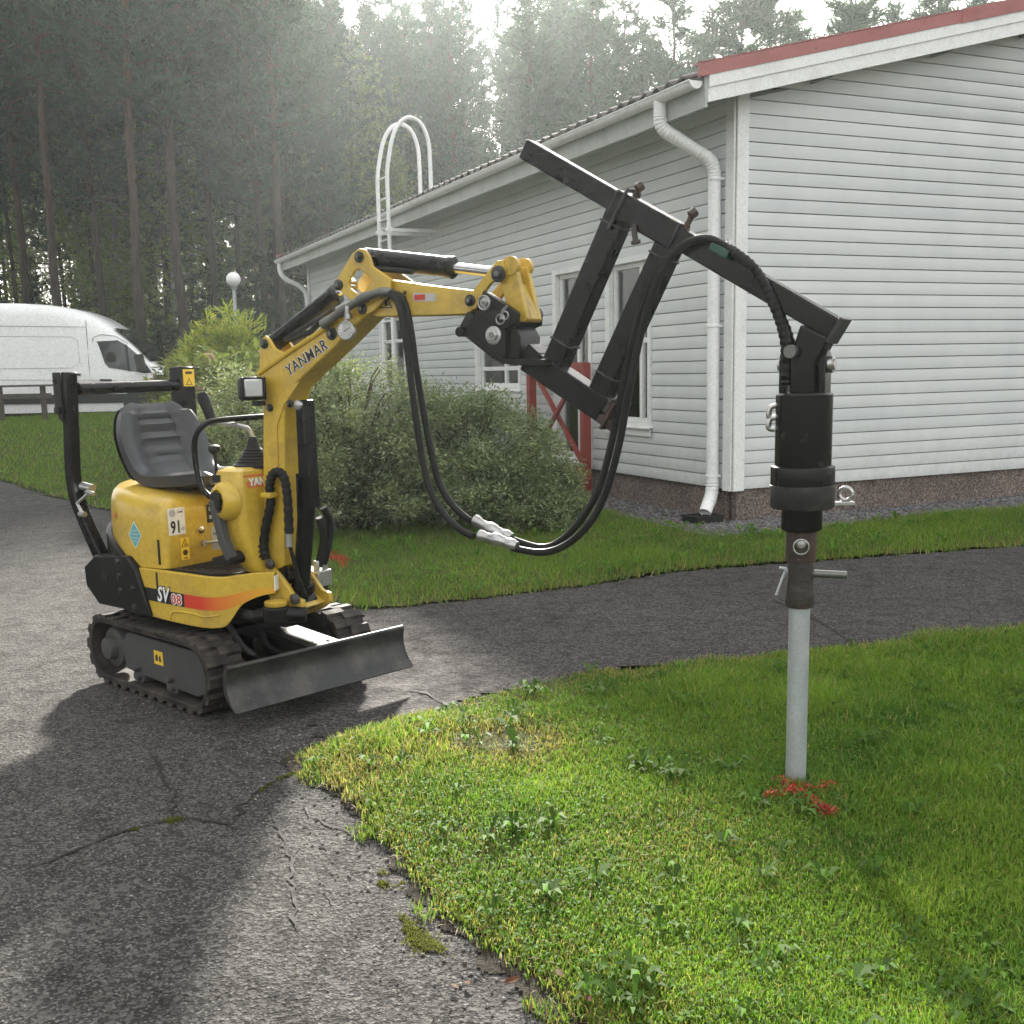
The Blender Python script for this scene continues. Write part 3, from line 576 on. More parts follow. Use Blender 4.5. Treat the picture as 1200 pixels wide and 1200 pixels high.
# openings in the long wall: (b0, b1, z0, z1)
W1, W2, W3, W4 = (1.36, 2.27, .80, 2.50), (2.60, 3.52, .36, 2.51), (4.45, 5.90, 1.14, 2.25), (8.80, 10.1, 1.05, 2.33)
core = MB(); core.prism([(.07, ZB), (HW-.07, ZB), (HW-.07, 3.66), (HW/2, 4.86), (.07, 3.66)], .03, .08)
segs = [0.03, W1[0], W1[1], W2[0], W2[1], W3[0], W3[1], W4[0], W4[1], HL_]
for b0, b1 in zip(segs[::2], segs[1::2]): core.box((.045, (b0+b1)/2, (ZB+3.68)/2), (.05, b1-b0, 3.68-ZB))
for b0, b1, z0, z1 in (W1, W2, W3, W4):
    core.box((.045, (b0+b1)/2, (ZB+z0)/2), (.05, b1-b0-.001, z0-ZB)); core.box((.045, (b0+b1)/2, (z1+3.68)/2), (.05, b1-b0-.001, 3.68-z1))
core.box((HW-.045, HL_/2, (ZB+3.68)/2), (.05, HL_-.1, 3.68-ZB)); core.prism([(.07, ZB), (HW-.07, ZB), (HW-.07, 3.66), (HW/2, 4.86), (.07, 3.66)], HL_-.08, HL_-.03)
M['core'] = flat('wall_core', (.16, .165, .165), .9)
core.build('wall', M['core'], house)
def board_bits(mb, lo, hi, z, axis, cutlo=0, cuthi=0):
    """one lapped board: proud lower edge, thin groove above; the ends may be cut on the roof slope"""
    h = BP-.005; pr = [(-.024, z+.002), (-.026, z+.006), (-.017, z+h), (.012, z+h), (.012, z+.002)]
    n = len(pr); vs = []
    for e, (end, cut) in enumerate(((lo, cutlo), (hi, cuthi))):
        for (o, zz) in pr:
            t = end+cut*(zz-z); vs.append((t, o, zz) if axis == 'a' else (o, t, zz))
    mb.add(vs, [(i, (i+1) % n, n+(i+1) % n, n+i) for i in range(n)]+[tuple(range(n-1, -1, -1)), tuple(range(n, 2*n))]); return mb
for k in range(44):                                              # gable wall
    z = ZB+k*BP; lo, hi, cl, ch = .085, HW-.085, 0, 0
    if z+BP > 3.70:
        lo = max(lo, (z-3.70)/.2468); hi = HW-lo; cl, ch = 1/.2468, -1/.2468
        if lo+cl*BP > HW/2-.1: break
    if k % 3 == 1 and z < 3.5:                                   # butt joints well to the right
        j = 4.9+.6*((k*7) % 5)/5; board_bits(MB(), lo, j-.001, z, 'a').build('board', M['board'], house); board_bits(MB(), j+.001, hi, z, 'a').build('board', M['board'], house)
    else: board_bits(MB(), lo, hi, z, 'a', cl, ch).build('board', M['board'], house)
for k in range(30):                                              # long wall, broken by the openings
    z = ZB+k*BP
    if z+BP > 3.76: break
    cuts = [(b0-.002, b1+.002) for b0, b1, z0, z1 in (W1, W2, W3, W4) if z+BP > z0+.05 and z < z1-.06]; e = .085
    for c0, c1 in cuts+[(HL_-.085, 0)]:
        if c0-e > .05: board_bits(MB(), e, c0, z, 'b').build('board', M['board'], house)
        e = c1
mb = MB(); mb.box((.032, -.035, (ZB-.012+3.70)/2), (.118, .022, 3.70-ZB+.012)); mb.build('corner_board', M['white_paint'], house, .003)
mb = MB(); mb.box((-.038, .037, (ZB-.012+3.70)/2), (.022, .118, 3.70-ZB+.012)); mb.build('corner_board', M['white_paint'], house, .003)
mb = MB(); mb.box((-.038, HL_-.04, (ZB+3.62)/2), (.022, .14, 3.62-ZB)); mb.build('corner_board', M['white_paint'], house, .003)
pl = MB(); pl.box((HW/2, .055, .12), (HW-.1, .07, .36-.006)); pl.box((.055, HL_/2+.06, .12), (.07, HL_-.15, .36-.006)); pl.box((HW-.055, HL_/2+.06, .12), (.07, HL_-.15, .36-.006)); pl.box((HW/2, HL_-.055, .12), (HW-.3, .07, .36-.006))
pl.build('plinth', M['plinth'], house)
# roof: slab, bargeboards, flashing, fascia, eave tiles
E_, G_ = .5, .30
def roofz(a): return 3.63+.2468*a
roof = MB()
for sgn in (0, 1):
    f = (lambda a: a) if sgn == 0 else (lambda a: HW-a)
    q = [(-E_-.06, roofz(-E_-.06)+.215), (HW/2, roofz(HW/2)+.215), (HW/2, roofz(HW/2)+.05), (-E_+.03, roofz(-E_+.03)+.05)]
    roof.prism([(f(a), z) for a, z in q], -G_+.03, HL_+G_-.03)
M['soffit'] = paint('shade_dark_soffit', (.085, .09, .09), (.05, .05, .05), .4, .7, sc1=4)  # base colour darkened to stand in for shade under the eave
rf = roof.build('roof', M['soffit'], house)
for bb in (-G_, HL_+G_-.028):
    for sgn in (0, 1):
        f = (lambda a: a) if sgn == 0 else (lambda a: HW-a)
        for nm, h0, h1, o, mt in (('bargeboard', 0., .118, 0, 'white_paint'), ('bargeboard', .112, .212, .014, 'white_paint'), ('roof_flashing', .205, .308, .022, 'red_metal')):
            a0 = -E_ if nm == 'bargeboard' else -E_-.085
            b0 = bb-o if bb < 0 else bb; b1 = bb+.028 if bb < 0 else bb+.028+o
            mb = MB(); mb.prism([(f(a0), roofz(a0)+h0), (f(HW/2), roofz(HW/2)+h0), (f(HW/2), roofz(HW/2)+h1), (f(a0), roofz(a0)+h1)], b0, b1); mb.build(nm, M[mt], house, .002)
mb = MB()                                                          # the flashing's folded top, lapped half way
mb.prism([(-E_-.085, roofz(-E_-.085)+.310), (HW/2, roofz(HW/2)+.310), (HW/2, roofz(HW/2)+.318), (-E_-.085, roofz(-E_-.085)+.318)], -G_-.028, -G_+.12); mb.build('roof_flashing', M['red_metal'], house)
mb = MB(); mb.prism([(2.16, roofz(2.16)+.20), (HW/2, roofz(HW/2)+.20), (HW/2, roofz(HW/2)+.321), (2.20, roofz(2.20)+.321), (2.17, roofz(2.17)+.30)], -G_-.0265, -G_-.0225); mb.build('roof_flashing', M['red_metal'], house)
scr = MB()
for a in (.55, 1.25, 2.24, 3.1, 4.0): scr.lathe([(.006, 0), (.006, .004), (0, .006)], (a, -G_-.022, roofz(a)+.24), 8, (0, -1, 0))
scr.build('screw', M['steel_dark'], house)
for a in (.75, 2.1, 3.2, 4.2):
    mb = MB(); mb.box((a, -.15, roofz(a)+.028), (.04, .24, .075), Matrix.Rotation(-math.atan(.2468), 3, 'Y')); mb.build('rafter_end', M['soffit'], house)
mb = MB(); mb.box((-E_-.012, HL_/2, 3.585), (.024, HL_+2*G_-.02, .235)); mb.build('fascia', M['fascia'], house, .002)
mb = MB(); n = 10                                                    # half-round gutter
pr = [(.062*math.cos(t), .062*math.sin(t)) for t in np.linspace(math.pi, 2*math.pi, n)]; pr2 = [(.056*math.cos(t), .056*math.sin(t)) for t in np.linspace(2*math.pi, math.pi, n)]
mb.prism([(-.592+p, 3.672+q) for p, q in pr+pr2], -.255, HL_+.25); mb.tube([(-.654, -.255, 3.672), (-.654, HL_+.25, 3.672)], .008, 8)
mb.prism([(-.592+p, 3.672+q) for p, q in pr], -.262, -.255); mb.prism([(-.592+p, 3.672+q) for p, q in pr], HL_+.25, HL_+.257)
gut = mb.build('gutter', M['white_metal'], house)
for b in np.arange(.4, HL_, .9): br = MB(); br.box((-.60, b, 3.676), (.14, .022, .006)); br.build('gutter_bracket', M['white_metal'], gut)
def bellows(mb, path, r0, amp, cnt):
    q = smooth_path(path, 12); L = len(q); return mb.tube(q, [r0+amp*(.5+.5*math.sin(2*math.pi*cnt*i/L)) for i in range(L)], 16)
dp = MB(); dp.cyl((-.585, .30, 3.64), (-.585, .30, 3.50), .056, 16); dp.cyl((-.44, .262, 3.335), (-.235, .215, 3.215), .056, 16)
dp.cyl((-.105, .18, 3.03), (-.105, .17, .36), .056, 18)
dpo = dp.build('downpipe', M['white_metal'], house)
el = MB(); bellows(el, [(-.585, .30, 3.51), (-.575, .298, 3.44), (-.53, .285, 3.385), (-.43, .26, 3.33)], .055, .006, 9); bellows(el, [(-.25, .218, 3.224), (-.16, .195, 3.17), (-.115, .183, 3.10), (-.105, .18, 3.02)], .055, .006, 9)
el.build('elbow', M['white_metal'], dpo)
el = MB(); bellows(el, [(-.105, .17, .37), (-.108, .168, .29), (-.135, .15, .225), (-.175, .125, .175)], .056, .006, 8); el.tube([(-.165, .132, .187), (-.235, .09, .10)], .058, 18, caps=False)
el.tube([(-.235, .09, .10), (-.165, .132, .187)], .053, 18, caps=False); el.build('outlet', M['white_metal'], dpo)
cl = MB()
for z in (3.0, 1.75, .42): cl.lathe([(.060, -.014), (.062, -.008), (.062, .008), (.060, .014)], (-.105, .175, z), 18); cl.box((-.07, .175-.05, z), (.05, .02, .02))
cl.build('pipe_clip', M['white_metal'], dpo)
dp = MB(); dp.tube(smooth_path([(-.585, HL_+.05, 3.63), (-.585, HL_+.05, 3.45), (-.50, HL_-.0, 3.30), (-.25, HL_-.08, 3.16), (-.12, HL_-.12, 3.0), (-.105, HL_-.12, 2.7)], 5)+[(-.105, HL_-.12, .3)], .047, 14)
dp.build('downpipe', M['white_metal'], house)
# eave tiles, one by one
tm = MB(); n = 7
for row in range(2):
    pass
def tile_mesh():
    mb = MB(); W = .205; vs = []
    for (x, zo) in ((-.64, 0.), (-.22, .115)):
        for i in range(n+1):
            t = i/n; zz = .035*math.sin(math.pi*min(1, t/.62)) if t < .62 else -.012*math.sin(math.pi*(t-.62)/.38)
            vs.append((x, t*W, zz+zo))
    lo = [(p[0], p[1], p[2]-.016) for p in vs]; k = n+1; vs2 = vs+lo; o = len(vs); fs = []
    for i in range(n): fs += [(i, i+1, k+i+1, k+i), (o+i+1, o+i, o+k+i, o+k+i+1), (i+1, i, o+i, o+i+1), (k+i, k+i+1, o+k+i+1, o+k+i)]
    fs += [(0, k, o+k, o), (n, o+n, o+k+n, k+n)]
    mb.add(vs2, fs, True); return mb.mesh('roof_tile', M['tile'])
tme = tile_mesh(); T0 = roofz(-.64)+.232
for i in range(int((HL_+.42)/.2)):
    o = bpy.data.objects.new('roof_tile', tme); C.objects.link(o); o.parent = house; o.location = (random.uniform(-.006, .006), -.18+i*.2, T0+random.uniform(-.003, .003))
M['rooftop'] = M['tile']
mb = MB()
for i in range(int((HL_+.42)/.2)):
    b = -.18+i*.2
    for j in range(1): mb.rings([[(x, b+t*.2, roofz(x)+.228+(.035*math.sin(math.pi*min(1, t/.62)) if t < .62 else 0)) for t in np.linspace(0, 1, 6)] for x in (-.24, HW/2)], closed=False, cap=(False, False))
mb.rings([[(x, b, roofz(HW-x)+.232) for b in (-G_+.1, HL_+G_-.1)] for x in (HW/2, HW+E_+.1)], closed=False, cap=(False, False))
tag(mb.build('roof_tiling', M['tile'], house), kind='stuff')
mb = MB(); mb.box((.15, 1.2, roofz(.15)+.30), (.03, .35, .03)); mb.build('roof_bracket', M['steel_dark'], house)

def window(nm, W, split=None, sill=True, door=False):
    b0, b1, z0, z1 = W; fr = MB(); c = .055
    # casing: top, sides, bottom, slightly proud of the boards
    for (bb0, bb1, zz0, zz1) in ((b0, b0+c, z0, z1), (b1-c*1.6, b1, z0, z1), (b0+c, b1-c*1.6, z1-c, z1), (b0+c, b1-c*1.6, z0, z0+c*.8)):
        fr.box((-.012, (bb0+bb1)/2, (zz0+zz1)/2), (.055, bb1-bb0, zz1-zz0))
    f = fr.build(nm, M['white_paint'], house, .003)
    i0, i1, j0, j1 = b0+c, b1-c*1.6, z0+c*.8, z1-c
    sa_ = MB(); s_ = .05                                           # inner sash, set back in the reveal
    for (bb0, bb1, zz0, zz1) in ((i0, i0+s_, j0, j1), (i1-s_, i1, j0, j1), (i0+s_, i1-s_, j1-s_, j1), (i0+s_, i1-s_, j0, j0+s_)): sa_.box((.045, (bb0+bb1)/2, (zz0+zz1)/2), (.05, bb1-bb0, zz1-zz0))
    if split: 
        for kind, v in split:
            if kind == 'h': sa_.box((.042, (i0+i1)/2, v), (.054, i1-i0-2*s_, .05))
            else: sa_.box((.041, v, (j0+j1)/2), (.056, .055, j1-j0-2*s_-.002))
    sa_.build('sash', M['white_paint'], f, .002)
    rv = MB(); rv.box((.07, i0-.004, (j0+j1)/2), (.10, .008, j1-j0)); rv.box((.07, i1+.004, (j0+j1)/2), (.10, .008, j1-j0)); rv.box((.07, (i0+i1)/2, j1+.004), (.10, i1-i0, .008)); rv.build('reveal', M['white_paint'], f)
    g_ = MB(); g_.box((.05, (i0+i1)/2, (j0+j1)/2), (.006, i1-i0-2*s_+.01, j1-j0-2*s_+.01)); g_.build('pane', M['pane'], f)
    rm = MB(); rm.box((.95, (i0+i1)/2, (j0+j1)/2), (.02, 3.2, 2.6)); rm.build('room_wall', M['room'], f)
    cu = MB(); mid = i0+(i1-i0)*.42; k = 14; pts = [(.16+.012*math.sin(t*2.9), mid+(i1+.1-mid)*t/k) for t in range(k+1)]
    cu.prism(pts+[(p+.006, q) for p, q in pts[::-1]], j0-.1, j1+.1, 'z'); cu.build('curtain', M['curtain'], f)
    if sill:
        s2 = MB(); s2.prism([(-.075, z0-.012), (-.075, z0+.006), (.02, z0+.03), (.02, z0+.012)], b0-.03, b1+.03); s2.prism([(-.030, z0-.085), (-.044, z0-.085), (-.044, z0-.004), (-.030, z0-.004)], b0-.01, b1+.01); s2.build('sill', M['white_paint'], f, .002)
    return f
window('window', W1, [('h', 1.67), ('v', 1.62)]); window('terrace_door', W2, [('v', 2.98)], sill=False); window('window', W3, [('v', 5.0), ('h', 1.42)]); window('window', W4, [('v', 9.45), ('h', 1.9)])
mb = MB(); mb.prism([(-.09, .345), (-.09, .365), (.02, .385), (.02, .33)], W2[0], W2[1]); mb.box((-.034, (W2[0]+W2[1])/2, .325), (.014, W2[1]-W2[0], .05)); mb.build('door_sill', M['white_paint'], house)
ho = MB(); ho.tube([(-.05, 3.30, 2.38), (-.07, 3.30, 2.36), (-.09, 3.30, 2.38)], .006, 6); ho.build('hook', M['white_metal'], house)

# red lattice railing in front of the door
rl = thing('railing', 'red painted railing with crossed braces in front of the glass door', 'railing', (KX, KY, 0), AZ)
X0 = -.16
def bar(nm, p, q, s, mt='red_paint'): m_ = MB(); m_.tube([p, q], s/2, 4, sq=True); return m_.build(nm, M[mt], rl, .003)
for b in (2.50, 3.86): bar('post', (X0, b, .02), (X0, b, 1.46), .09)
bar('rail', (X0-.01, 2.46, 1.43), (X0-.01, 3.9, 1.43), .075); bar('rail', (X0, 2.545, .30), (X0, 3.815, .30), .07)
bar('brace', (X0+.012, 2.54, .33), (X0+.012, 3.82, 1.39), .045); bar('brace', (X0-.036, 3.82, .33), (X0-.036, 2.54, 1.39), .045)

# roof ladder on brackets, hooped rails over the eave
ld = thing('roof_ladder', 'white steel wall ladder with hooped handrails rising over the eave', 'ladder', (KX, KY, 0), AZ)
for b in (7.06, 7.50):
    m_ = MB(); m_.tube(smooth_path([(-.80, b, .9), (-.80, b, 2.2), (-.80, b, 3.55), (-.80, b, 4.05), (-.77, b, 4.30), (-.69, b, 4.62), (-.57, b, 4.81), (-.42, b, 4.87), (-.27, b, 4.79), (-.18, b, 4.58), (-.16, b, 4.30), (-.16, b, 3.87)], 5), .029, 12); m_.build('side_rail', M['white_metal'], ld)
for z in np.arange(1.0, 4.1, .28): m_ = MB(); m_.cyl((-.80, 7.06, z), (-.80, 7.5, z), .012, 8); m_.build('rung', M['white_metal'], ld)
for b in (7.06, 7.50):
    m_ = MB(); m_.tube([(-.80, b, 3.36), (-.02, b, 3.36)], .022, 4, sq=True); m_.box((-.03, b, 3.36), (.012, .07, .12)); m_.lathe([(.045, -.04), (.045, .04)], (-.80, b, 3.36), 12, (0, 1, 0)); m_.build('wall_bracket', M['white_metal'], ld)
m_ = MB(); m_.tube([(-.80, 7.5, 3.44), (-.02, 7.9, 3.40)], .012, 6); m_.build('stay', M['white_metal'], ld)

# black rain-water trap under the downpipe
x_, y_ = hw(-.27, .075)
tr = thing('drain_trap', 'black plastic rainwater trap under the downpipe outlet', 'drain', (x_, y_, 0), AZ)
m_ = MB(); m_.box((0, 0, .035), (.29, .24, .07)); m_.build('body', M['plastic'], tr, .01)
m_ = MB()
for (px, py, dx, dy) in ((0, .115, .30, .02), (0, -.115, .30, .02), (.14, 0, .02, .21), (-.14, 0, .02, .21)): m_.box((px, py, .078), (dx, dy, .016))
for k in range(5): m_.box((-.1+k*.05, 0, .076), (.012, .21, .01))
m_.build('grating', M['plastic'], tr, .002)

# ---------------------------------------------------------------- mini excavator (x forwards along the boom, y left, z up)
EX, EZ = (-1.34, 5.10, 0), R(-34.6)
BX_, BZ_ = (-1.4201, 4.9770, 0), R(-31.550)                           # boom plane: swung a little, pivot right of the centre line
GX = None
ex = thing('mini_excavator', 'small yellow tracked excavator with black seat, folded roll bar and dozer blade', 'excavator', EX, EZ)
TR = Matrix.Rotation(R(-8.9), 4, 'Z')                                # undercarriage stands turned against the house
# tracks
def track_path(rad, cxr=.372, zc=.166, n=14):
    p = [(cxr+rad*math.sin(t), zc+rad*math.cos(t)) for t in np.linspace(0, math.pi, n)]
    return p+[(-cxr+rad*math.sin(t), zc+rad*math.cos(t)) for t in np.linspace(math.pi, 2*math.pi, n)]
def sag(p): return (p[0], p[1]-(.012*max(0, 1-(p[0]/.37)**2) if p[1] > .2 else 0))
for side in (-1, 1):
    y0, y1 = (-.43, -.25) if side < 0 else (.25, .43)
    o_, i_ = [sag(p) for p in track_path(.152)], [sag(p) for p in track_path(.124)]
    mb = MB(); n = len(o_); vs = [(p[0], y0, p[1]) for p in o_]+[(p[0], y1, p[1]) for p in o_]+[(p[0], y0, p[1]) for p in i_]+[(p[0], y1, p[1]) for p in i_]
    fs = []
    for k in range(n):
        j = (k+1) % n; fs += [(k, j, n+j, n+k), (2*n+j, 2*n+k, 3*n+k, 3*n+j), (j, k, 2*n+k, 2*n+j), (n+k, n+j, 3*n+j, 3*n+k)]
    mb.add(vs, fs, True); tb = mb.build('track', M['rubber'], ex, .006, TR)
    # lugs in two staggered rows
    lug = MB(); lug.prism([(-.028, -.004), (.028, -.004), (.019, .013), (-.019, .013)], -.052, .052); lug.add([(-.01, .03, .0), (.03, .058, .0), (.03, .058, .012), (-.01, .03, .012)], [(0, 1, 2, 3)]); lme = lug.mesh('lug', M['rubber'])
    pts = np.array(track_path(.152, n=40)); pts = np.vstack([pts, pts[:1]]); sl = np.r_[0, np.cumsum(np.hypot(*np.diff(pts, axis=0).T))]; per = sl[-1]; NL = 30
    for row in range(2):
        for k in range(NL):
            s_ = (k+.5*row)*per/NL; px, pz = np.interp(s_, sl, pts[:, 0]), np.interp(s_, sl, pts[:, 1]); qx, qz = np.interp((s_+.01) % per, sl, pts[:, 0]), np.interp((s_+.01) % per, sl, pts[:, 1])
            if pz > .2: pz -= .012*max(0, 1-(px/.37)**2)
            t = math.atan2(qz-pz if pz < .2 or abs(px) > .37 else 0, qx-px); o = bpy.data.objects.new('lug', lme); C.objects.link(o); o.parent = tb
            yy = y0+.052+row*.076 if side < 0 else y1-.052-row*.076
            # outward normal of the belt
            nx, nz = -math.sin(t), math.cos(t)
            m4 = Matrix(((math.cos(t), 0, nx, px), (0, 1, 0, yy), (math.sin(t), 0, nz, pz), (0, 0, 0, 1)))
            o.matrix_local = TR @ m4
    # side frame, sprocket, idler, rollers
    ys = y0+.062 if side < 0 else y1-.062; sg = -1 if side < 0 else 1
    mb = MB(); mb.prism([(-.25, .085), (.36, .062), (.435, .09), (.468, .16), (.45, .235), (.38, .262), (-.22, .262), (-.28, .20)], ys-.02, ys+.06 if side < 0 else ys+.02, 'y')
    tf = mb.build('track_frame', M['frame_grey'], ex, .006, TR)
    for nm, xx, rr in (('sprocket', -.372, .098), ('idler', .372, .094)):
        ys0 = ys; ys = ys-sg*(.06 if nm == 'idler' else .012)
        mb = MB(); mb.lathe([(.03, .05), (rr*.55, .05), (rr*.6, .03), (rr*.92, .022), (rr, .01), (rr, -.05), (.02, -.05)], (xx, ys, .166), 24, (0, sg, 0)); mb.lathe([(rr*.55, .048), (rr*.5, .062), (.02, .064), (0, .064)], (xx, ys, .166), 20, (0, sg, 0))
        mb.build(nm, M['frame_grey'] if nm == 'sprocket' else M['steel_dark'], tf, 0, TR); ys = ys0
    rl_ = MB(); rl_.lathe([(.012, .035), (.02, .03), (.022, .012), (.042, .008), (.045, .0), (.045, -.06)], (0, ys-.0*sg, .07), 18, (0, sg, 0))
    for xx in (-.13, .16):
        mb = MB(); mb.lathe([(0, .042), (.02, .04), (.024, .022), (.040, .02), (.043, .012), (.043, -.06)], (xx, ys, .075), 18, (0, sg, 0)); mb.lathe([(0, .05), (.016, .048), (.022, .02)], (xx, ys, .113), 12, (0, sg, 0)); mb.build('roller', M['frame_grey'], tf, 0, TR)
    mb = MB(); mb.box((.055, ys+sg*.0215, .185), (.075, .002, .062)); st = mb.build('warning_sticker', M['label_yellow'], tf, 0, TR)
    mb = MB(); mb.prism([(.03, .17), (.05, .17), (.05, .195), (.04, .20), (.03, .19)], ys+sg*.0225, ys+sg*.0235); mb.prism([(.06, .17), (.08, .17), (.072, .20), (.06, .188)], ys+sg*.0225, ys+sg*.0235); mb.build('sticker_print', M['label_black'], tf, 0, TR)
# centre frame and blade
mb = MB(); mb.box((0, 0, .22), (.5, .5, .16)); mb.box((.28, 0, .22), (.2, .22, .10)); mb.lathe([(.22, .30), (.22, .375)], (0, 0, 0), 24)
mb.box((-.25, 0, .17), (.12, .5, .08)); mb.box((.25, 0, .17), (.12, .5, .08)); mb.build('centre_frame', M['black_worn'], ex, .008, TR)
BL = [(.725, .262), (.712, .230), (.712, .195), (.724, .155), (.746, .120), (.772, .092)]
mb = MB(); bk = [(x-.013, z+.003) for x, z in BL]
mb.prism(BL+bk[::-1], -.46, .46); bo = mb.build('dozer_blade', M['blade'], ex, .002, TR)
mb = MB(); mb.tube([(.716, -.46, .264), (.716, .46, .264)], .011, 10); mb.build('top_pipe', M['blade'], bo, 0, TR)
mb = MB(); mb.prism([(.749, .122), (.776, .092), (.770, .086), (.742, .116)], -.461, .461); mb  .build('cutting_edge', M['blade'], bo, .001, TR)
for s in (-1, 1):
    mb = MB(); mb.prism([(.725, .262), (.700, .25), (.690, .19), (.700, .15), (.73, .115), (.765, .092), (.774, .092), (.748, .122), (.726, .157), (.714, .195), (.714, .23)], s*.462-.005, s*.462+.005); mb.build('end_plate', M['blade'], bo, .002, TR)
    mb = MB(); mb.tube([(.30, s*.14, .20), (.50, s*.15, .19), (.70, s*.18, .18)], .028, 4, sq=True); mb.build('blade_arm', M['black_worn'], bo, .004, TR)
mb = MB(); mb.box((.52, .06, .262), (.34, .17, .012), Matrix.Rotation(R(4), 3, 'Y')); mb.box((.52, -.02, .225), (.34, .012, .07)); mb.box((.52, .14, .225), (.34, .012, .07)); cv = mb.build('cylinder_cover', M['black_worn'], bo, .003, TR)
mb = MB()
for xx, yy in ((.62, .03), (.64, .10), (.44, .05)): mb.lathe([(.012, .25), (.012, .262), (0, .268)], (xx, yy, 0), 8)
mb.build('bolt', M['steel'], cv, 0, TR)
for k, pth in enumerate(([(.18, -.16, .34), (.30, -.18, .33), (.40, -.17, .24), (.52, -.13, .19), (.66, -.06, .20)], [(.36, -.06, .30), (.43, -.07, .24), (.50, -.04, .21), (.58, .0, .22)])):
    mb = MB(); mb.tube(smooth_path(pth, 6), .014-.002*k, 10); mb.build('hydraulic_line', M['hose'] if k else M['frame_grey'], ex, 0, TR)
# upper body: rounded tail cover under the seat
def plan(r0, grow=0., nfr=.07, cxx=-.15):
    p = []; fr = nfr+grow*.6; rr = r0+grow; c_ = .045
    for t in np.linspace(0, -math.pi/2, 6): p.append((fr-c_+c_*math.cos(t), -rr+.012+c_+c_*math.sin(t)))
    for t in np.linspace(-math.pi/2, -3*math.pi/2, 26): p.append((cxx+rr*math.cos(t), rr*math.sin(t)))
    for t in np.linspace(math.pi/2, 0, 6): p.append((fr-c_+c_*math.cos(t), rr-.012-c_+c_*math.sin(t)))
    return p
def slope(x): return -.115*(x+.15)
rs = []
for z, g, k in ((.582, -.004, 0), (.586, 0., 0), (.70, .0, .0), (.80, -.002, .7), (.845, -.006, 1), (.872, -.016, 1), (.892, -.034, 1), (.902, -.060, 1), (.906, -.11, 1)):
    rs.append([(x, y, z+k*slope(x)) for x, y in plan(.385, g)])
mb = MB(); mb.rings(rs); cover = mb.build('engine_cover', M['yellow'], ex)
mb = MB(); mb.rings([[(x, y, z) for x, y in plan(.372, g)] for z, g in ((.568, 0), (.582, 0))]); mb.build('seam_gasket', M['plastic'], ex)
# raised arch pressed into the cover's tail, drawn as a slim bead
FX = .0715                                                            # front face of the cover
def yz(pts): return pts
mb = MB(); mb.box((FX, -.305, .787), (.002, .090, .118)); s91 = mb.build('noise_label', M['white_label'], cover)
text('lettering', '91', .075, (FX+.002, -.340, .738), (0, 1, 0), (0, 0, 1), M['label_black'], s91, bold=.0016, sx=.72)
text('lettering', 'dB', .020, (FX+.002, -.287, .746), (0, 1, 0), (0, 0, 1), M['label_grey'], s91)
text('lettering', 'Lwa', .016, (FX+.002, -.300, .823), (0, 1, 0), (0, 0, 1), M['label_black'], s91, shear=.2)
mb = MB(); mb.lathe([(.017, 0), (.017, .001)], (FX+.0015, -.328, .825), 14, (1, 0, 0)); mb.build('emblem', M['label_grey'], s91)
mb = MB(); mb.box((FX, -.270, .662), (.002, .046, .098)); wl = mb.build('warning_label', M['label_yellow'], cover)
def tri_ring(x, cy, cz, s, w_): 
    A = [(cy-s, cz-s*.8), (cy+s, cz-s*.8), (cy, cz+s)]; B = [(cy-s+w_*1.9, cz-s*.8+w_), (cy+s-w_*1.9, cz-s*.8+w_), (cy, cz+s-w_*2)]
    return A, B
A, B = tri_ring(FX, -.270, .687, .02, .0024)
mb = MB(); mb.prism(A, FX+.001, FX+.002, 'x', hole=B); mb.box((FX+.0015, -.270, .683), (.001, .003, .014)); mb.box((FX+.0015, -.266, .678), (.001, .009, .004))
mb.lathe([(.013, 0), (.013, .001), (.010, .001), (.010, 0)], (FX+.001, -.270, .645), 12, (1, 0, 0)); mb.lathe([(.004, 0), (.004, .001)], (FX+.001, -.270, .645), 8, (1, 0, 0)); mb.box((FX+.0015, -.270, .621), (.001, .018, .004)); mb.build('warning_print', M['label_black'], wl)
mb = MB(); mb.box((FX, -.105, .80), (.002, .062, .082)); bl = mb.build('control_label', M['label_black'], cover)
mb = MB()
for dy, dz in ((-.014, .02), (.014, .02), (-.014, -.016), (.012, -.018)): mb.box((FX+.0013, -.105+dy, .80+dz), (.001, .014, .016))
mb.build('label_print', M['label_grey'], bl)
mb = MB(); mb.box((FX, -.075, .685), (.002, .085, .105)); sl_ = mb.build('throttle_label', M['label_grey'], cover)
text('lettering', 'n/min', .026, (FX+.002, -.11, .70), (0, 1, 0), (0, 0, 1), M['label_black'], sl_)
mb = MB(); mb.lathe([(.017, 0), (.017, .008), (.012, .012), (0, .013)], (FX, -.178, .735), 16, (1, 0, 0)); mb.build('cover_lock', M['chrome'], cover)
mb = MB(); mb.lathe([(.014, 0), (.014, .014)], (FX, -.168, .675), 14, (1, 0, 0)); mb.tube([(FX+.014, -.168, .675), (FX+.024, -.12, .677), (FX+.024, -.085, .668)], .006, 8); lv = mb.build('throttle_lever', M['steel'], cover)
mb = MB(); mb.tube([(FX+.024, -.092, .670), (FX+.024, -.072, .664), (FX+.024, -.055, .662)], [.007, .012, .008], 10); mb.build('grip', M['label_red'], lv)
mb = MB()
for t0, z0, z1 in ((-1.42, .605, .715),): 
    x_, y_ = -.0, -.384; mb.box((.028, -.3765, .658), (.010, .006, .110))
mb.build('hinge_slot', M['label_black'], cover, .002)
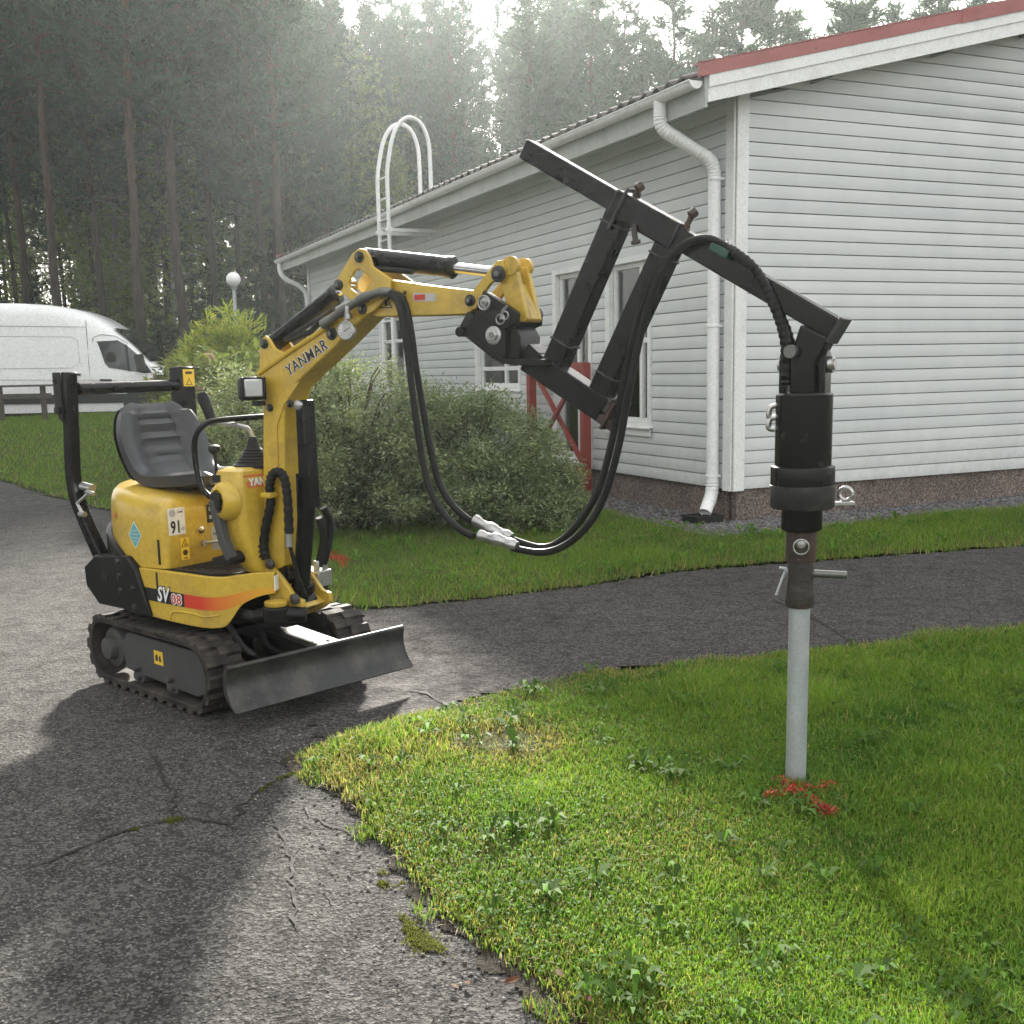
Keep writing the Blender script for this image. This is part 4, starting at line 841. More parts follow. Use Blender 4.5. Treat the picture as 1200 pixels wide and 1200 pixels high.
# teal diamond and small faded sticker on the rounded tail
def on_tail(th, z, r0=.3865): return Vector((-.15+r0*math.cos(th), r0*math.sin(th), z)), Vector((-math.sin(th), math.cos(th), 0)), Vector((math.cos(th), math.sin(th), 0))
def tail_patch(nm, th, z, pts, mat, par, off=.001):
    mb = MB(); vs = []
    for (u, v) in pts:
        p, t_, n_ = on_tail(th+u/.386, z+v); vs.append(p+n_*off)
    mb.add(vs, [tuple(range(len(vs)))]); return mb.build(nm, mat, par)
TH = R(-85)
dm = tail_patch('service_sticker', TH, .725, [(-.040, 0), (0, -.062), (.040, 0), (0, .062)], M['label_white'], cover, .0008)
tail_patch('sticker_field', TH, .725, [(-.036, 0), (0, -.056), (.036, 0), (0, .056)], M['label_teal'], dm, .0014)
for dz, hw_ in ((.02, .016), (.004, .024), (-.012, .022), (-.026, .012)): tail_patch('sticker_print', TH, .725+dz, [(-hw_, -.0025), (hw_, -.0025), (hw_, .0025), (-hw_, .0025)], M['label_grey'], dm, .002)
tail_patch('faded_sticker', R(-108), .80, [(-.016, -.011), (.016, -.011), (.016, .011), (-.016, .011)], M['label_orange'], cover)
# lower skirt with the printed stripe
SK = [(-.145, -.392), (-.06, -.394), (.06, -.396), (.20, -.396), (.30, -.392), (.36, -.380), (.41, -.352), (.46, -.310), (.52, -.268), (.585, -.235)]
sk_t = [.582]*4+[.580, .578, .578, .585, .592, .596]
sk_b = [.378, .372, .364, .358, .356, .358, .372, .455, .490, .505]
def skirt_strip(zlo, zhi, off, i0=0, i1=None, sub=5):
    P = smooth_path([(x, y, l, h) for (x, y), l, h in zip(SK, zlo, zhi)][i0:i1], sub); top, bot = [], []
    for k, (x, y, l, h) in enumerate(P):
        a, b = P[max(k-1, 0)], P[min(k+1, len(P)-1)]; t = Vector((b[0]-a[0], b[1]-a[1], 0)).normalized(); n_ = Vector((t.y, -t.x, 0)); q = Vector((x, y, 0))+n_*off
        top.append((q.x, q.y, h)); bot.append((q.x, q.y, l))
    return top, bot
T_, B_ = skirt_strip(sk_b, sk_t, 0); mid = [tuple((Vector(a)*.5+Vector(b)*.5)) for a, b in zip(T_, B_)]
Ti, Bi = skirt_strip(sk_b, sk_t, -.02)
B2 = [(x, y, z) for x, y, z in B_]
mb = MB(); mb.rings([Ti, T_, mid, B2, Bi], closed=False, cap=(False, False)); mb.v += []; sk = mb.build('side_skirt', M['yellow'], ex, .004)
def stripe(nm, z0, z1, i0, i1, mat, off=.0012):
    t, b = skirt_strip(z0 if isinstance(z0, list) else [z0]*10, z1 if isinstance(z1, list) else [z1]*10, off, i0, i1); mb = MB(); mb.rings([t, b], closed=False, cap=(False, False)); return mb.build(nm, mat, sk)
zl = [.448, .444, .440, .436, .434, .435, .440, .462, .492, .508]; zh = [.502, .500, .498, .494, .491, .492, .497, .510, .525, .534]
stripe('printed_stripe', zl, zh, 0, 4, M['label_black'])
def fade():
    m, nt, b = nodes('stripe_red_fading_to_yellow'); tc = nt.nodes.new('ShaderNodeTexCoord'); sp = nt.nodes.new('ShaderNodeSeparateXYZ'); nt.links.new(tc.outputs['Object'], sp.inputs[0])
    mr = nt.nodes.new('ShaderNodeMapRange'); mr.inputs[1].default_value = .30; mr.inputs[2].default_value = .53; nt.links.new(sp.outputs[0], mr.inputs[0])
    nt.links.new(mixc(nt, mr.outputs[0], (.56, .045, .02), (.62, .33, .03)), b.inputs['Base Color']); b.inputs['Roughness'].default_value = .35; return m
stripe('printed_stripe', zl, zh, 3, 10, fade())
text('lettering', 'SV', .092, (.025, -.3985, .448), (1, 0, 0), (0, 0, 1), M['label_black'], sk, bold=.006, shear=.25, sx=.72)
text('lettering', 'SV', .092, (.025, -.4000, .448), (1, 0, 0), (0, 0, 1), M['label_white'], sk, bold=.002, shear=.25, sx=.72)
text('lettering', '08', .060, (.118, -.3985, .445), (1, 0, 0), (0, 0, 1), M['label_white'], sk, bold=.0045, sx=1.05)
text('lettering', '08', .060, (.118, -.4000, .445), (1, 0, 0), (0, 0, 1), M['label_red'], sk, bold=.0006, sx=1.05)
mb = MB(); mb.tube(smooth_path([(.10, -.398, .372), (.115, -.3985, .402), (.16, -.3985, .413), (.26, -.396, .412), (.31, -.392, .405), (.385, -.371, .415)], 6), .0045, 6); mb.build('pressed_bead', M['yellow'], sk)
mb = MB(); mb.box((.028, -.3965, .535), (.009, .005, .075)); mb.build('hinge_slot', M['label_black'], sk)
mb = MB(); mb.box((.592, -.232, .552), (.004, .052, .062), Matrix.Rotation(R(28), 3, 'Z')); tg_ = mb.build('type_plate', M['white_label'], sk)
# floor, mat and the frame under it
mb = MB(); mb.prism([(-.1, -.372), (.33, -.372), (.40, -.338), (.56, -.215), (.56, -.02), (.30, .12), (.20, .372), (-.1, .372)], .545, .578, 'z'); mb.build('floor_plate', M['black_worn'], ex, .004)
mb = MB(); mb.prism([(.085, -.365), (.33, -.362), (.40, -.325), (.45, -.28), (.40, -.05), (.085, .0)], .5795, .588, 'z'); fm = mb.build('floor_mat', M['plastic'], ex, .002)
mb = MB()
for k in range(7): mb.box((.12+k*.035, -.2, .589), (.008, .26-.02*k, .004))
mb.build('mat_rib', M['plastic'], fm)
mb = MB(); mb.lathe([(.30, .375), (.34, .42), (.34, .545)], (0, 0, 0), 30); mb.box((.30, 0, .46), (.40, .34, .17)); mb.build('turntable_frame', M['black_worn'], ex, .006)
# tail counterweight with bolted side plate and roll bar
rs = []
for z, r0, lim in ((.37, .36, 0), (.385, .395, 0), (.50, .415, 0), (.60, .412, 0)):
    rs.append([(-.15+r0*math.cos(t), r0*math.sin(t), z+(0 if z < .6 else .19*max(0, math.cos((t+math.pi)*1.0))**.6-.02)) for t in np.linspace(R(-92), R(-268), 30)])
rs.append([(-.15+.388*math.cos(t), .388*math.sin(t), rs[-1][i][2]+.006) for i, t in enumerate(np.linspace(R(-92), R(-268), 30))])
mb = MB(); mb.rings(rs, closed=False, cap=(False, False)); mb.add([rs[0][i] for i in range(30)], [tuple(range(30))]); cw = mb.build('counterweight', M['black_worn'], ex, .006)
PLT = [(-0.467,0.561),(-0.383,0.619),(-0.152,0.631),(-0.096,0.584),(-0.016,0.373),(-0.127,0.374),(-0.209,0.388),(-0.376,0.393),(-0.46,0.47)]
mb = MB(); mb.prism(PLT, -.415, -.30); pt_ = mb.build('counterweight', M['black_worn'], ex, .010)
for (x, z) in [(-0.21,0.606),(-0.206,0.541),(-0.203,0.475),(-0.117,0.493),(-0.112,0.411)]:
    mb = MB(); mb.lathe([(.0125, 0), (.0125, .006), (.010, .010), (0, .011)], (x, -.415, z), 6, (0, -1, 0)); mb.build('bolt', M['steel_dark'], pt_)
hx, hz = [(-0.314,0.514)][0]
text('cast_mark', 'H', .055, (hx, -.416, hz), (1, 0, 0), (0, 0, 1), M['label_black'], pt_, bold=.002, center=True, depth=.002)
rb = MB(); P = [(-0.548,1.437),(-0.564,1.19),(-0.581,0.954),(-0.55,0.828),(-0.457,0.663),(-0.414,0.598)]
q = smooth_path([(x, -.35, z) for x, z in P], 6)
rb.tube(q, .027, 4, sq=True); rbo = rb.build('roll_bar', M['black'], ex, .008)
LP = [(-0.607,1.455),(-0.603,1.241),(-0.604,0.981),(-0.591,0.717)]
rb = MB(); rb.tube([(x, .33, z) for x, z in LP], .045, 4, sq=True); rbl = rb.build('roll_bar', M['black'], ex, .008)
mb = MB(); mb.tube([(P[0][0]+.01, -.32, P[0][1]-.075), (LP[0][0]+.01, .29, LP[0][1]-.09)], .029, 16); mb.build('cross_tube', M['black'], rbo)
x, z = P[0]; mb = MB(); mb.prism([(x-.075, z+.0), (x-.02, z+.0), (x-.02, z-.23), (x-.05, z-.21), (x-.075, z-.15)], -.386, -.378); mb.lathe([(.02, 0), (.02, .014), (0, .016)], (x-.045, -.386, z-.17), 12, (0, -1, 0)); mb.lathe([(.011, 0), (.011, .008), (0, .01)], (x-.055, -.386, z-.04), 10, (0, -1, 0)); mb.build('hinge_plate', M['black_worn'], rbo, .002)
x, z = LP[0]; mb = MB(); mb.box((x+.0475, .336, z-.055), (.002, .07, .085)); lb = mb.build('warning_label', M['label_yellow'], rbl); mb = MB(); A, B = tri_ring(0, .336, z-.075, .02, .003); mb.prism(A, x+.0487, x+.0495, 'x', hole=B); mb.box((x+.049, .336, z-.03), (.001, .04, .012)); mb.build('warning_print', M['label_black'], lb)
mb = MB(); (x0, z0), (x1, z1), (x2, z2), (x3, z3) = [(-0.518,0.921),(-0.442,0.912),(-0.509,0.846),(-0.477,0.797)]
mb.tube([(x0, -.35, z0), (x1, -.35, z1)], .02, 10); mb.tube([(x1, -.375, z1-.02), (x2, -.39, z2), (x3, -.39, z3)], .008, 8); mb.cyl((x3-.02, -.39, z3), (x3+.02, -.39, z3), .012, 10); mb.cyl((x1, -.38, z1-.01), (x1+.05, -.38, z1-.02), .010, 10); mb.build('bar_latch', M['steel'], rbo)
# seat: bucket shell swept along its centre line
cl_ = [(.135, .905, .185, .02), (.150, .945, .20, .0), (.11, .965, .215, -.02), (.0, .955, .228, -.034), (-.13, .945, .232, -.04), (-.235, .945, .232, -.045), (-.305, .985, .235, -.055), (-.345, 1.06, .242, -.055), (-.375, 1.14, .240, -.045), (-.402, 1.215, .215, -.025), (-.425, 1.265, .175, -.008), (-.440, 1.285, .14, .0)]
cl_ = smooth_path(cl_, 5); NS = 18; top, und = [], []
for k, (x, z, w_, dsh) in enumerate(cl_):
    a, b = cl_[max(k-1, 0)], cl_[min(k+1, len(cl_)-1)]; t = Vector((b[0]-a[0], 0, b[1]-a[1])).normalized(); n_ = Vector((t.z, 0, -t.x)) 
    if n_.z < -.2 or (abs(n_.z) <= .2 and n_.x < 0): n_ = -n_
    row, row2 = [], []; s_ = k/(len(cl_)-1)
    for j in range(NS+1):
        u = j/NS*2-1; bol = .052*max(0, abs(u)-.52)/.48*(1 if .12 < s_ < .86 else .35); edge = -.030*max(0, abs(u)-.86)/.14
        rib = .0075*math.sin((s_-.56)*2*math.pi/.068) if (.56 < s_ < .86 and abs(u) < .46) else 0
        groove = -.010 if .44 < abs(u) < .50 and .28 < s_ < .9 else 0
        d = bol+edge+rib+groove; p = Vector((x, u*w_, z))+n_*d; row.append(tuple(p)); row2.append(tuple(Vector((x, u*w_*.97, z))-n_*(.045-.02*abs(u)**3)))
    top.append(row); und.append(row2)
mb = MB(); rr_ = [t+u[::-1] for t, u in zip(top, und)]; mb.rings(rr_); seat = mb.build('seat', M['vinyl'], ex)
mb = MB(); mb.box((-.20, -.13, .905), (.32, .03, .035)); mb.box((-.20, .13, .905), (.32, .03, .035)); mb.box((-.05, -.13, .915), (.05, .045, .03)); mb.build('seat_rail', M['black_worn'], seat, .003)
bk_ = MB(); bk_.rings([[(p[0]-.02, p[1], p[2]) for p in und[k]] for k in range(28, len(und))], closed=False, cap=(False, False)); bk_.build('seat_shell', M['plastic'], seat)
# control console in front of the operator
mb = MB(); rs = []
for z, x0, x1, hy in ((.585, .41, .510, .245), (.62, .395, .507, .27), (.70, .365, .503, .295), (.80, .335, .498, .31), (.90, .325, .495, .317), (.985, .325, .492, .317), (1.015, .335, .486, .307), (1.028, .36, .465, .282)):
    c_ = .035; row = []; yl = .07+(hy-.3)
    for cxx, cyy, a0 in ((x1-c_, yl-c_, 0), (x0+c_, yl-c_, 90), (x0+c_, -hy+c_, 180), (x1-c_, -hy+c_, 270)):
        for t in np.linspace(a0, a0+90, 5): row.append((cxx+c_*math.cos(R(t)), cyy+c_*math.sin(R(t)), z))
    rs.append(row)
mb.rings(rs); con = mb.build('control_console', M['yellow'], ex)
mb = MB(); mb.lathe([(.085, 0), (.08, .03), (.066, .05), (.05, .058), (.045, .04), (0, .04)], (.415, -.305, .895), 22, (-.15, -1, 0)); kn = mb.build('rail_socket', M['yellow'], con)
mb = MB(); mb.box((.39, -.353, .895), (.06, .02, .075), Matrix.Rotation(R(-8), 3, 'Z')); mb.build('socket_plug', M['plastic'], kn, .012)
mb = MB(); mb.box((.36, -.3185, .985), (.05, .002, .032)); mb.build('control_label', M['label_black'], con)
def onfront(z): return np.interp(z, [.9, .985, 1.015], [.4952, .4922, .4862])+.001
mb = MB(); q = [(-.270, .945), (-.290, 1.0), (.05, 1.0), (.03, .945)]; mb.add([(onfront(z), y, z) for y, z in q], [(0, 1, 2, 3)]); pb = mb.build('maker_plate', M['label_orange'], con)
text('lettering', 'YANMAR', .042, (onfront(.985)+.003, -.262, .956), (0, 1, 0), (-.06, 0, 1), M['label_white'], pb, bold=.0022, sx=1.0)
mb = MB()
for k in range(3): mb.box((.5045-.0008*k, -.20, .655+k*.022), (.006, .085, .009))
mb.build('louvre', M['label_black'], con)
for yy, nm in ((-.15, 'a'), (.02, 'b')):
    mb = MB(); prof = [(.088, 1.022), (.088, 1.034)]
    for k in range(6): rr0 = .080-.008*k; prof += [(rr0, 1.036+k*.012), (rr0-.010, 1.044+k*.012)]
    prof += [(.026, 1.115), (.02, 1.135), (.014, 1.15)]; mb.lathe(prof, (.41, yy, 0), 20); bt = mb.build('lever_boot', M['plastic'], con)
    mb = MB(); mb.tube(smooth_path([(.41, yy, 1.13), (.40, yy-.005, 1.175), (.37, yy-.02, 1.195), (.27, yy-.05, 1.21), (.22, yy-.06, 1.225)] if yy < 0 else [(.41, yy, 1.13), (.41, yy, 1.19), (.43, yy+.02, 1.24)], 5), .010, 8); st_ = mb.build('joystick', M['steel'], con)
    e0 = (.235, yy-.056, 1.20) if yy < 0 else (.425, yy+.015, 1.23); e1 = (.185, yy-.07, 1.34) if yy < 0 else (.415, yy, 1.37)
    mb = MB(); d = Vector(e1)-Vector(e0); mb.tube([Vector(e0)+d*t for t in (0, .1, .35, .6, .85, .97, 1)], [.017, .021, .022, .025, .026, .020, .008], 12); mb.build('grip', M['plastic'], st_)
mb = MB(); mb.tube(smooth_path([(.34, -.30, .90), (.33, -.29, 1.0), (.325, -.285, 1.06), (.32, -.285, 1.09)], 4), .007, 8); mb.tube([(.32, -.285, 1.085), (.32, -.285, 1.10), (.32, -.285, 1.118), (.32, -.285, 1.124)], [.012, .026, .024, .008], 12); mb.build('travel_lever', M['plastic'], con)
mb = MB(); mb.tube([(.395, -.06, 1.02), (.395, -.06, 1.14), (.395, .05, 1.15)], .004, 6); mb.build('wire_holder', M['label_yellow'], con)
RL = [(0.421,0.89),(0.335,0.918),(0.291,0.959),(0.272,1.041),(0.27,1.126),(0.291,1.173)]
mb = MB(); q = [(x, -.345, z) for x, z in RL]+[(RL[-1][0]+.025, -.325, RL[-1][1]+.035), (RL[-1][0]+.04, -.27, RL[-1][1]+.05), (RL[-1][0]+.05, -.05, RL[-1][1]+.055), (RL[-1][0]+.05, .05, RL[-1][1]+.05), (RL[-1][0]+.05, .085, RL[-1][1]+.02), (RL[-1][0]+.05, .09, RL[-1][1]-.12)]
mb.tube(smooth_path(q, 5), .0125, 12); mb.build('grab_rail', M['black'], ex)
PD = [(0.37,0.899),(0.417,0.73),(0.457,0.658)]
mb = MB(); q = [(x, -.345, z) for x, z in PD]; mb.tube(q, .019, 4, sq=True); pd = mb.build('travel_pedal_arm', M['frame_grey'], ex, .004)
mb = MB(); mb.cyl((q[-1][0]-.02, -.36, q[-1][2]), (q[-1][0]-.02, -.24, q[-1][2]), .028, 12); mb.prism([(q[-1][0]-.03, q[-1][2]+.02), (q[-1][0]-.12, q[-1][2]-.005), (q[-1][0]-.12, q[-1][2]-.02), (q[-1][0]-.03, q[-1][2]-.03)], -.35, -.22); mb.build('pedal', M['plastic'], pd, .004)

GX = ex.matrix_basis.inverted() @ (Matrix.Translation(BX_) @ Matrix.Rotation(BZ_, 4, 'Z'))
# ---- boom foot, swing bracket and swing cylinder
mb = MB(); P = [(0.524,0.624),(0.592,0.568),(0.658,0.493),(0.7,0.482),(0.702,0.443),(0.652,0.409),(0.573,0.379),(0.514,0.369),(0.518,0.477),(0.474,0.54),(0.481,0.577)]
for s in (-1, 1): mb.prism(P, s*.085-.011, s*.085+.011)
mb.prism([(P[0][0]+.02, P[0][1]-.10), (P[4][0]-.02, P[4][1]+.0), (P[6][0]+.02, P[6][1]+.02), (P[8][0]+.02, P[8][1])], -.074, .074)
sw = mb.build('swing_bracket', M['yellow_worn'], ex, .004)
mb = MB()
for (x, z), rr0 in zip([(0.538,0.624),(0.666,0.486)], (.022, .024)): mb.lathe([(rr0, 0), (rr0, .012), (rr0*.7, .016), (0, .017)], (x, -.096, z), 12, (0, -1, 0))
mb.build('pin', M['steel_dark'], sw)
(x0, z0), (x1, z1), (x2, z2) = [(0.347,0.405),(0.521,0.407),(0.604,0.426)]
mb = MB(); mb.cyl((x0-.15, -.13, z0+.002), (x1, -.155, z1), .022, 14); mb.build('swing_cylinder', M['steel_dark'], ex)
mb = MB(); mb.lathe([(.05, -.035), (.055, -.03), (.055, .03), (.05, .035)], (x2, -.15, z2), 18); mb.tube([(x1-.02, -.155, z1), (x2, -.15, z2), (x2+.10, -.08, z2-.005)], .034, 10); mb.build('swing_knuckle', M['black_worn'], ex, .003)
mb = MB(); mb.lathe([(.045, .035), (.048, .04), (.048, .055), (.02, .06)], (x2, -.15, z2), 18); mb.build('swing_pin', M['yellow_worn'], ex, .002)
(x0, z0), = [(0.512,0.388)][:1] if False else [(0, 0)]
# ---- boom: box section of two bent side plates
BP_ = [(0.465,0.606),(0.489,0.982),(0.513,1.283),(0.493,1.405),(0.51,1.433),(0.679,1.511),(0.854,1.589),(1.01,1.67),(1.056,1.681),(1.088,1.66),(1.086,1.625),(1.057,1.614),(0.902,1.505),(0.739,1.398),(0.668,1.348),(0.629,1.266),(0.611,0.986),(0.582,0.614),(0.527,0.588)]
mb = MB(); mb.prism(BP_, -.065, .065); boom = mb.build('boom', M['yellow'], ex, .006)
# welded pad round the bend and lip along the top
mb = MB(); q = [(0.501,1.412),(0.68,1.498),(0.855,1.576),(0.936,1.622)]; mb.tube(smooth_path([(x, -.066, z) for x, z in q], 4), .011, 8); mb.build('top_lip', M['yellow'], boom)
q = [(0.583,0.999),(0.588,1.196),(0.632,1.283),(0.726,1.378),(0.652,1.359),(0.607,1.318),(0.555,1.196),(0.54,0.998)]
mb = MB(); mb.prism(q, -.070, -.0655); mb.build('side_stiffener', M['yellow'], boom, .002)
BC0 = [(0.527,1.532)][0]; BC1 = [(0.934,1.745)][0]
q = [(0.498,1.405),(0.508,1.474),(0.524,1.55),(0.544,1.566),(0.566,1.548),(0.592,1.513),(0.641,1.492),(0.64,1.475)]
mb = MB()
for s in (-1, 1): mb.prism(q, s*.055-.008, s*.055+.008)
mb.build('cylinder_lug', M['yellow'], boom, .003)
def cyl_ram(nm, p0, p1, r0, split, r1, rod0=None, par=ex, y=0.):
    """hydraulic cylinder from p0 to p1 in the boom plane: barrel, gland and chrome rod"""
    a, b = Vector((p0[0], y, p0[1])), Vector((p1[0], y, p1[1])); d = (b-a); L = d.length; d.normalize()
    mb = MB(); mb.cyl(a-d*.0, a+d*L*split, r0, 20); mb.lathe([(r0*1.0, 0), (r0*1.08, .004), (r0*1.08, .030), (r0*.75, .034)], a+d*L*(split-.0), 20, tuple(d)); mb.lathe([(r0*.8, -.03), (r0*.8, .03)], a, 14, (0, 1, 0)); o = mb.build(nm, M['black'], par)
    mb = MB(); mb.cyl(a+d*L*split, b, r1, 14); mb.lathe([(r1*1.7, -.028), (r1*1.7, .028)], b, 14, (0, 1, 0)); mb.build('rod', M['chrome'], o); return o
cyl_ram('arm_cylinder', BC0, BC1, .036, .80, .018)
mb = MB(); (x0, z0), (x1, z1) = [(0.64,1.546),(0.907,1.656)]; mb.tube([(x0, -.05, z0), (x1, -.05, z1)], .010, 8); mb.build('hard_line', M['steel_dark'], ex)
mb = MB(); (x0, z0), (x1, z1), (x2, z2) = [(0.681,1.542),(0.783,1.572),(0.852,1.619)]; mb.tube([(x0, -.055, z0), (x1, -.055, z1), (x2, -.055, z2)], .012, 8); mb.build('hydraulic_line', M['hose'], ex)
def pin(par, pts, y=-.075, r0=.018, mat='steel_dark'):
    for (x, z) in pts:
        q_ = MB(); q_.lathe([(r0*1.25, 0), (r0*1.25, .005), (r0*1.05, .007), (r0*.8, .007)], (x, y, z), 18, (0, -1, 0)); q_.lathe([(r0*.8, .006), (r0*.8, .013), (r0*.65, .016), (0, .016)], (x, y, z), 6, (0, -1, 0)); o_ = q_.build('pin', M[mat], par)
        q_ = MB(); q_.lathe([(r0*.42, .015), (r0*.42, .0185), (0, .0185)], (x, y, z), 12, (0, -1, 0)); q_.build('pin_end', M['fitting'], o_)
pin(boom, [(0.541,1.532)], -.064, .016); pin(boom, [(0.666,1.29),(0.555,1.273)], -.066, .013); pin(boom, [(0.901,1.561)], -.066, .020)
# boom lettering
(xa, za), (xb, zb) = [(0.667,1.399),(0.876,1.503)]
text('lettering', 'YANMAR', .064, (xa, -.0665, za), (xb-xa, 0, zb-za), (-(zb-za), 0, xb-xa), M['label_white'], boom, bold=.0030, sx=math.hypot(xb-xa, zb-za)/.268)
text('lettering', 'YANMAR', .064, (xa, -.0685, za), (xb-xa, 0, zb-za), (-(zb-za), 0, xb-xa), M['label_black'], boom, bold=.0005, sx=math.hypot(xb-xa, zb-za)/.268)
# boom cylinder with its sheet guard, standing in front of the boom
(x0, z0), (x1, z1) = [(0.706,1.284),(0.622,0.463)]
mb = MB(); mb.prism([(x0-.022, z0+.02), (x0+.022, z0+.02), (x0+.026, z0-.42), (x0-.026, z0-.42)], -.060, .012); gd = mb.build('cylinder_guard', M['black'], ex, .006)
mb = MB(); mb.prism([(x0-.036, z0-.28), (x0-.030, z0-.28), (x0-.040, z0-.62), (x0-.046, z0-.62)], -.062, .012); mb.build('guard_flange', M['black'], gd, .002)
mb = MB(); mb.lathe([(.02, 0), (.02, .01), (.012, .013), (0, .013)], (x0-.0, -.061, z0), 14, (0, -1, 0)); mb.build('pin', M['steel'], gd)
bc = MB(); bc.cyl((x1, -.02, z1+.0), (x0-.012, -.02, z0-.35), .036, 18); bc.lathe([(.047, .03), (.05, .04), (.05, .06), (.047, .07)], (x1, 0, z1), 18); bc.lathe([(.038, -.045), (.038, .045)], (x1, 0, z1-.01), 16, (0, 1, 0)); bco = bc.build('boom_cylinder', M['black'], ex)
mb = MB(); mb.tube([(x1-.055, -.04, z1+.06), (x1-.052, -.045, z1+.30)], .007, 8); mb.build('hard_line', M['black'], bco)
# corrugated hose loop on the boom side
LP1 = [(0.511,0.642),(0.5,0.696),(0.522,0.788),(0.553,0.879),(0.554,0.951),(0.571,0.997),(0.601,1.012),(0.633,0.996),(0.647,0.937),(0.65,0.848),(0.648,0.76)]
mb = MB(); q = smooth_path([(x, -.095, z) for x, z in LP1], 10); mb.tube(q, [.019+.0022*math.sin(i*1.5) for i in range(len(q))], 12); lo = mb.build('boom_hose', M['hose'], ex)
x, z = LP1[-1]; mb = MB(); mb.cyl((x-.004, -.095, z+.01), (x-.004, -.095, z-.055), .016, 8); mb.build('hose_fitting', M['steel'], lo); mb = MB(); mb.tube(smooth_path([(x-.0, -.095, z-.05), (x+.012, -.09, z-.11), (x+.03, -.08, z-.20), (x+.04, -.06, z-.26)], 4), .008, 8); mb.build('hard_line', M['black'], lo)
x, z = LP1[4]; mb = MB(); mb.box((x, -.10, z-.035), (.055, .05, .022)); mb.build('hose_clamp', M['yellow'], lo, .004)
# auxiliary hoses and coupling block on the far side of the foot
for k, q in enumerate(([(371, 594), (376, 612), (375, 640), (373, 657)], [(367, 600), (380, 610), (383, 635), (380, 662)], [(366, 620), (370, 640), (366, 668)])):
    pts = [(372, 594), (378, 612), (376, 640), (374, 657)]
AH = [(0.18,0.834),(0.209,0.763),(0.196,0.666),(0.184,0.584),(0.15,0.793),(0.17,0.7),(0.15,0.574)]
mb = MB(); mb.tube(smooth_path([(.60, AH[0][0], AH[0][1]), (.61, AH[1][0], AH[1][1]), (.60, AH[2][0], AH[2][1]), (.58, AH[3][0], AH[3][1])], 5), .018, 10); mb.tube(smooth_path([(.60, AH[4][0], AH[4][1]), (.60, AH[5][0], AH[5][1]), (.58, AH[6][0], AH[6][1])], 5), .018, 10); ah = mb.build('auxiliary_hose', M['hose'], ex)
y, z = AH[3]; mb = MB(); mb.box((.57, y-.02, z-.06), (.07, .09, .07)); 
for dy in (-.045, .01): mb.cyl((.58, y+dy, z-.03), (.58, y+dy, z+.02), .015, 8)
mb.build('coupling_block', M['steel'], ah, .004)
# work lamp
(x, z), = [(0.542,1.353)][:1] if False else [(0.542,1.353)]
lm_ = MB(); lm_.box((x-.035, -.125, z), (.075, .10, .095)); GX0 = GX; GX = GX @ Matrix.Translation((x-.03, -.125, z)) @ Matrix.Rotation(R(-32), 4, 'Z') @ Matrix.Translation((-x+.03, .125, -z)); wl_ = lm_.build('work_lamp', M['plastic'], ex, .016)
mb = MB(); mb.box((x+.006, -.125, z+.002), (.012, .078, .072)); mb.build('lens', M['lens'], wl_, .008)
mb = MB(); mb.prism([(x+.003, z+.048), (x+.016, z+.045), (x+.016, z-.045), (x+.003, z-.048)], -.175, -.166); mb.prism([(x+.003, z+.048), (x+.016, z+.045), (x+.016, z-.045), (x+.003, z-.048)], -.084, -.075); mb.box((x-.02, -.10, z-.06), (.04, .05, .02)); mb.build('lamp_bracket', M['plastic'], wl_, .003); GX = GX0
# ---- dipper arm with its bell plates, bucket cylinder and links
BELL = [(1.028,1.859),(1.058,1.873),(1.087,1.867),(1.106,1.841),(1.12,1.803),(1.206,1.751),(1.196,1.695),(1.166,1.675),(1.116,1.636),(1.078,1.625),(1.045,1.636),(1.01,1.682),(0.941,1.731),(0.938,1.76),(0.957,1.781)]
HOLE = [(1.033,1.792),(1.058,1.796),(1.106,1.763),(1.109,1.744),(1.065,1.702),(1.049,1.7),(1.004,1.731),(1.001,1.75)]
ar = MB()
for s in (-1, 1): ar.prism(BELL, s*.066-.008, s*.066+.008, hole=HOLE)
q = [(1.113,1.739),(1.179,1.752),(1.352,1.722),(1.543,1.694),(1.561,1.675),(1.564,1.633),(1.533,1.61),(1.347,1.612),(1.107,1.618),(1.067,1.636)]
ar.prism(q, -.048, .048); arm = ar.build('dipper_arm', M['yellow'], ex, .004)
pin(arm, [(1.061,1.841),(0.954,1.743),(1.067,1.648),(1.559,1.656)], -.0745, .017)
q = [(1.136,1.703),(1.185,1.7),(1.182,1.647),(1.133,1.649)]; A = [(1.125,1.649),(1.19,1.646),(1.16,1.698)]; cxx = sum(p[0] for p in A)/3; czz = sum(p[1] for p in A)/3
mb = MB(); mb.prism(A, -.0493, -.0485, hole=[(cxx+(p[0]-cxx)*.76, czz+(p[1]-czz)*.76) for p in A]); (x, z), (x2, z2) = [(1.159,1.667),(1.25,1.672)]; mb.box((x, -.049, z), (.012, .0008, .022)); mb.box((x+.006, -.049, z-.006), (.018, .0008, .005))
mb.box((x2, -.049, z2), (.012, .0008, .035)); mb.lathe([(.008, 0), (.008, .0008)], (x2, -.0484, z2+.028), 10, (0, -1, 0)); mb.build('warning_print', M['label_black'], arm)
q = [(1.288,1.698),(1.389,1.69),(1.388,1.662),(1.287,1.667)]; mb = MB(); mb.prism(q, -.0495, -.0485); sp_ = mb.build('instruction_label', M['label_grey'], arm); (x, z), (x2, z2) = q[0], q[2]
mb = MB(); mb.box(((x+x2)/2-.02, -.0498, (z+z2)/2), (.05, .0006, .02)); mb.build('label_print', M['label_red'], sp_)
P0, P1 = [(1.029,1.845),(1.641,1.751)]
cyl_ram('bucket_cylinder', P0, P1, .038, .62, .019)
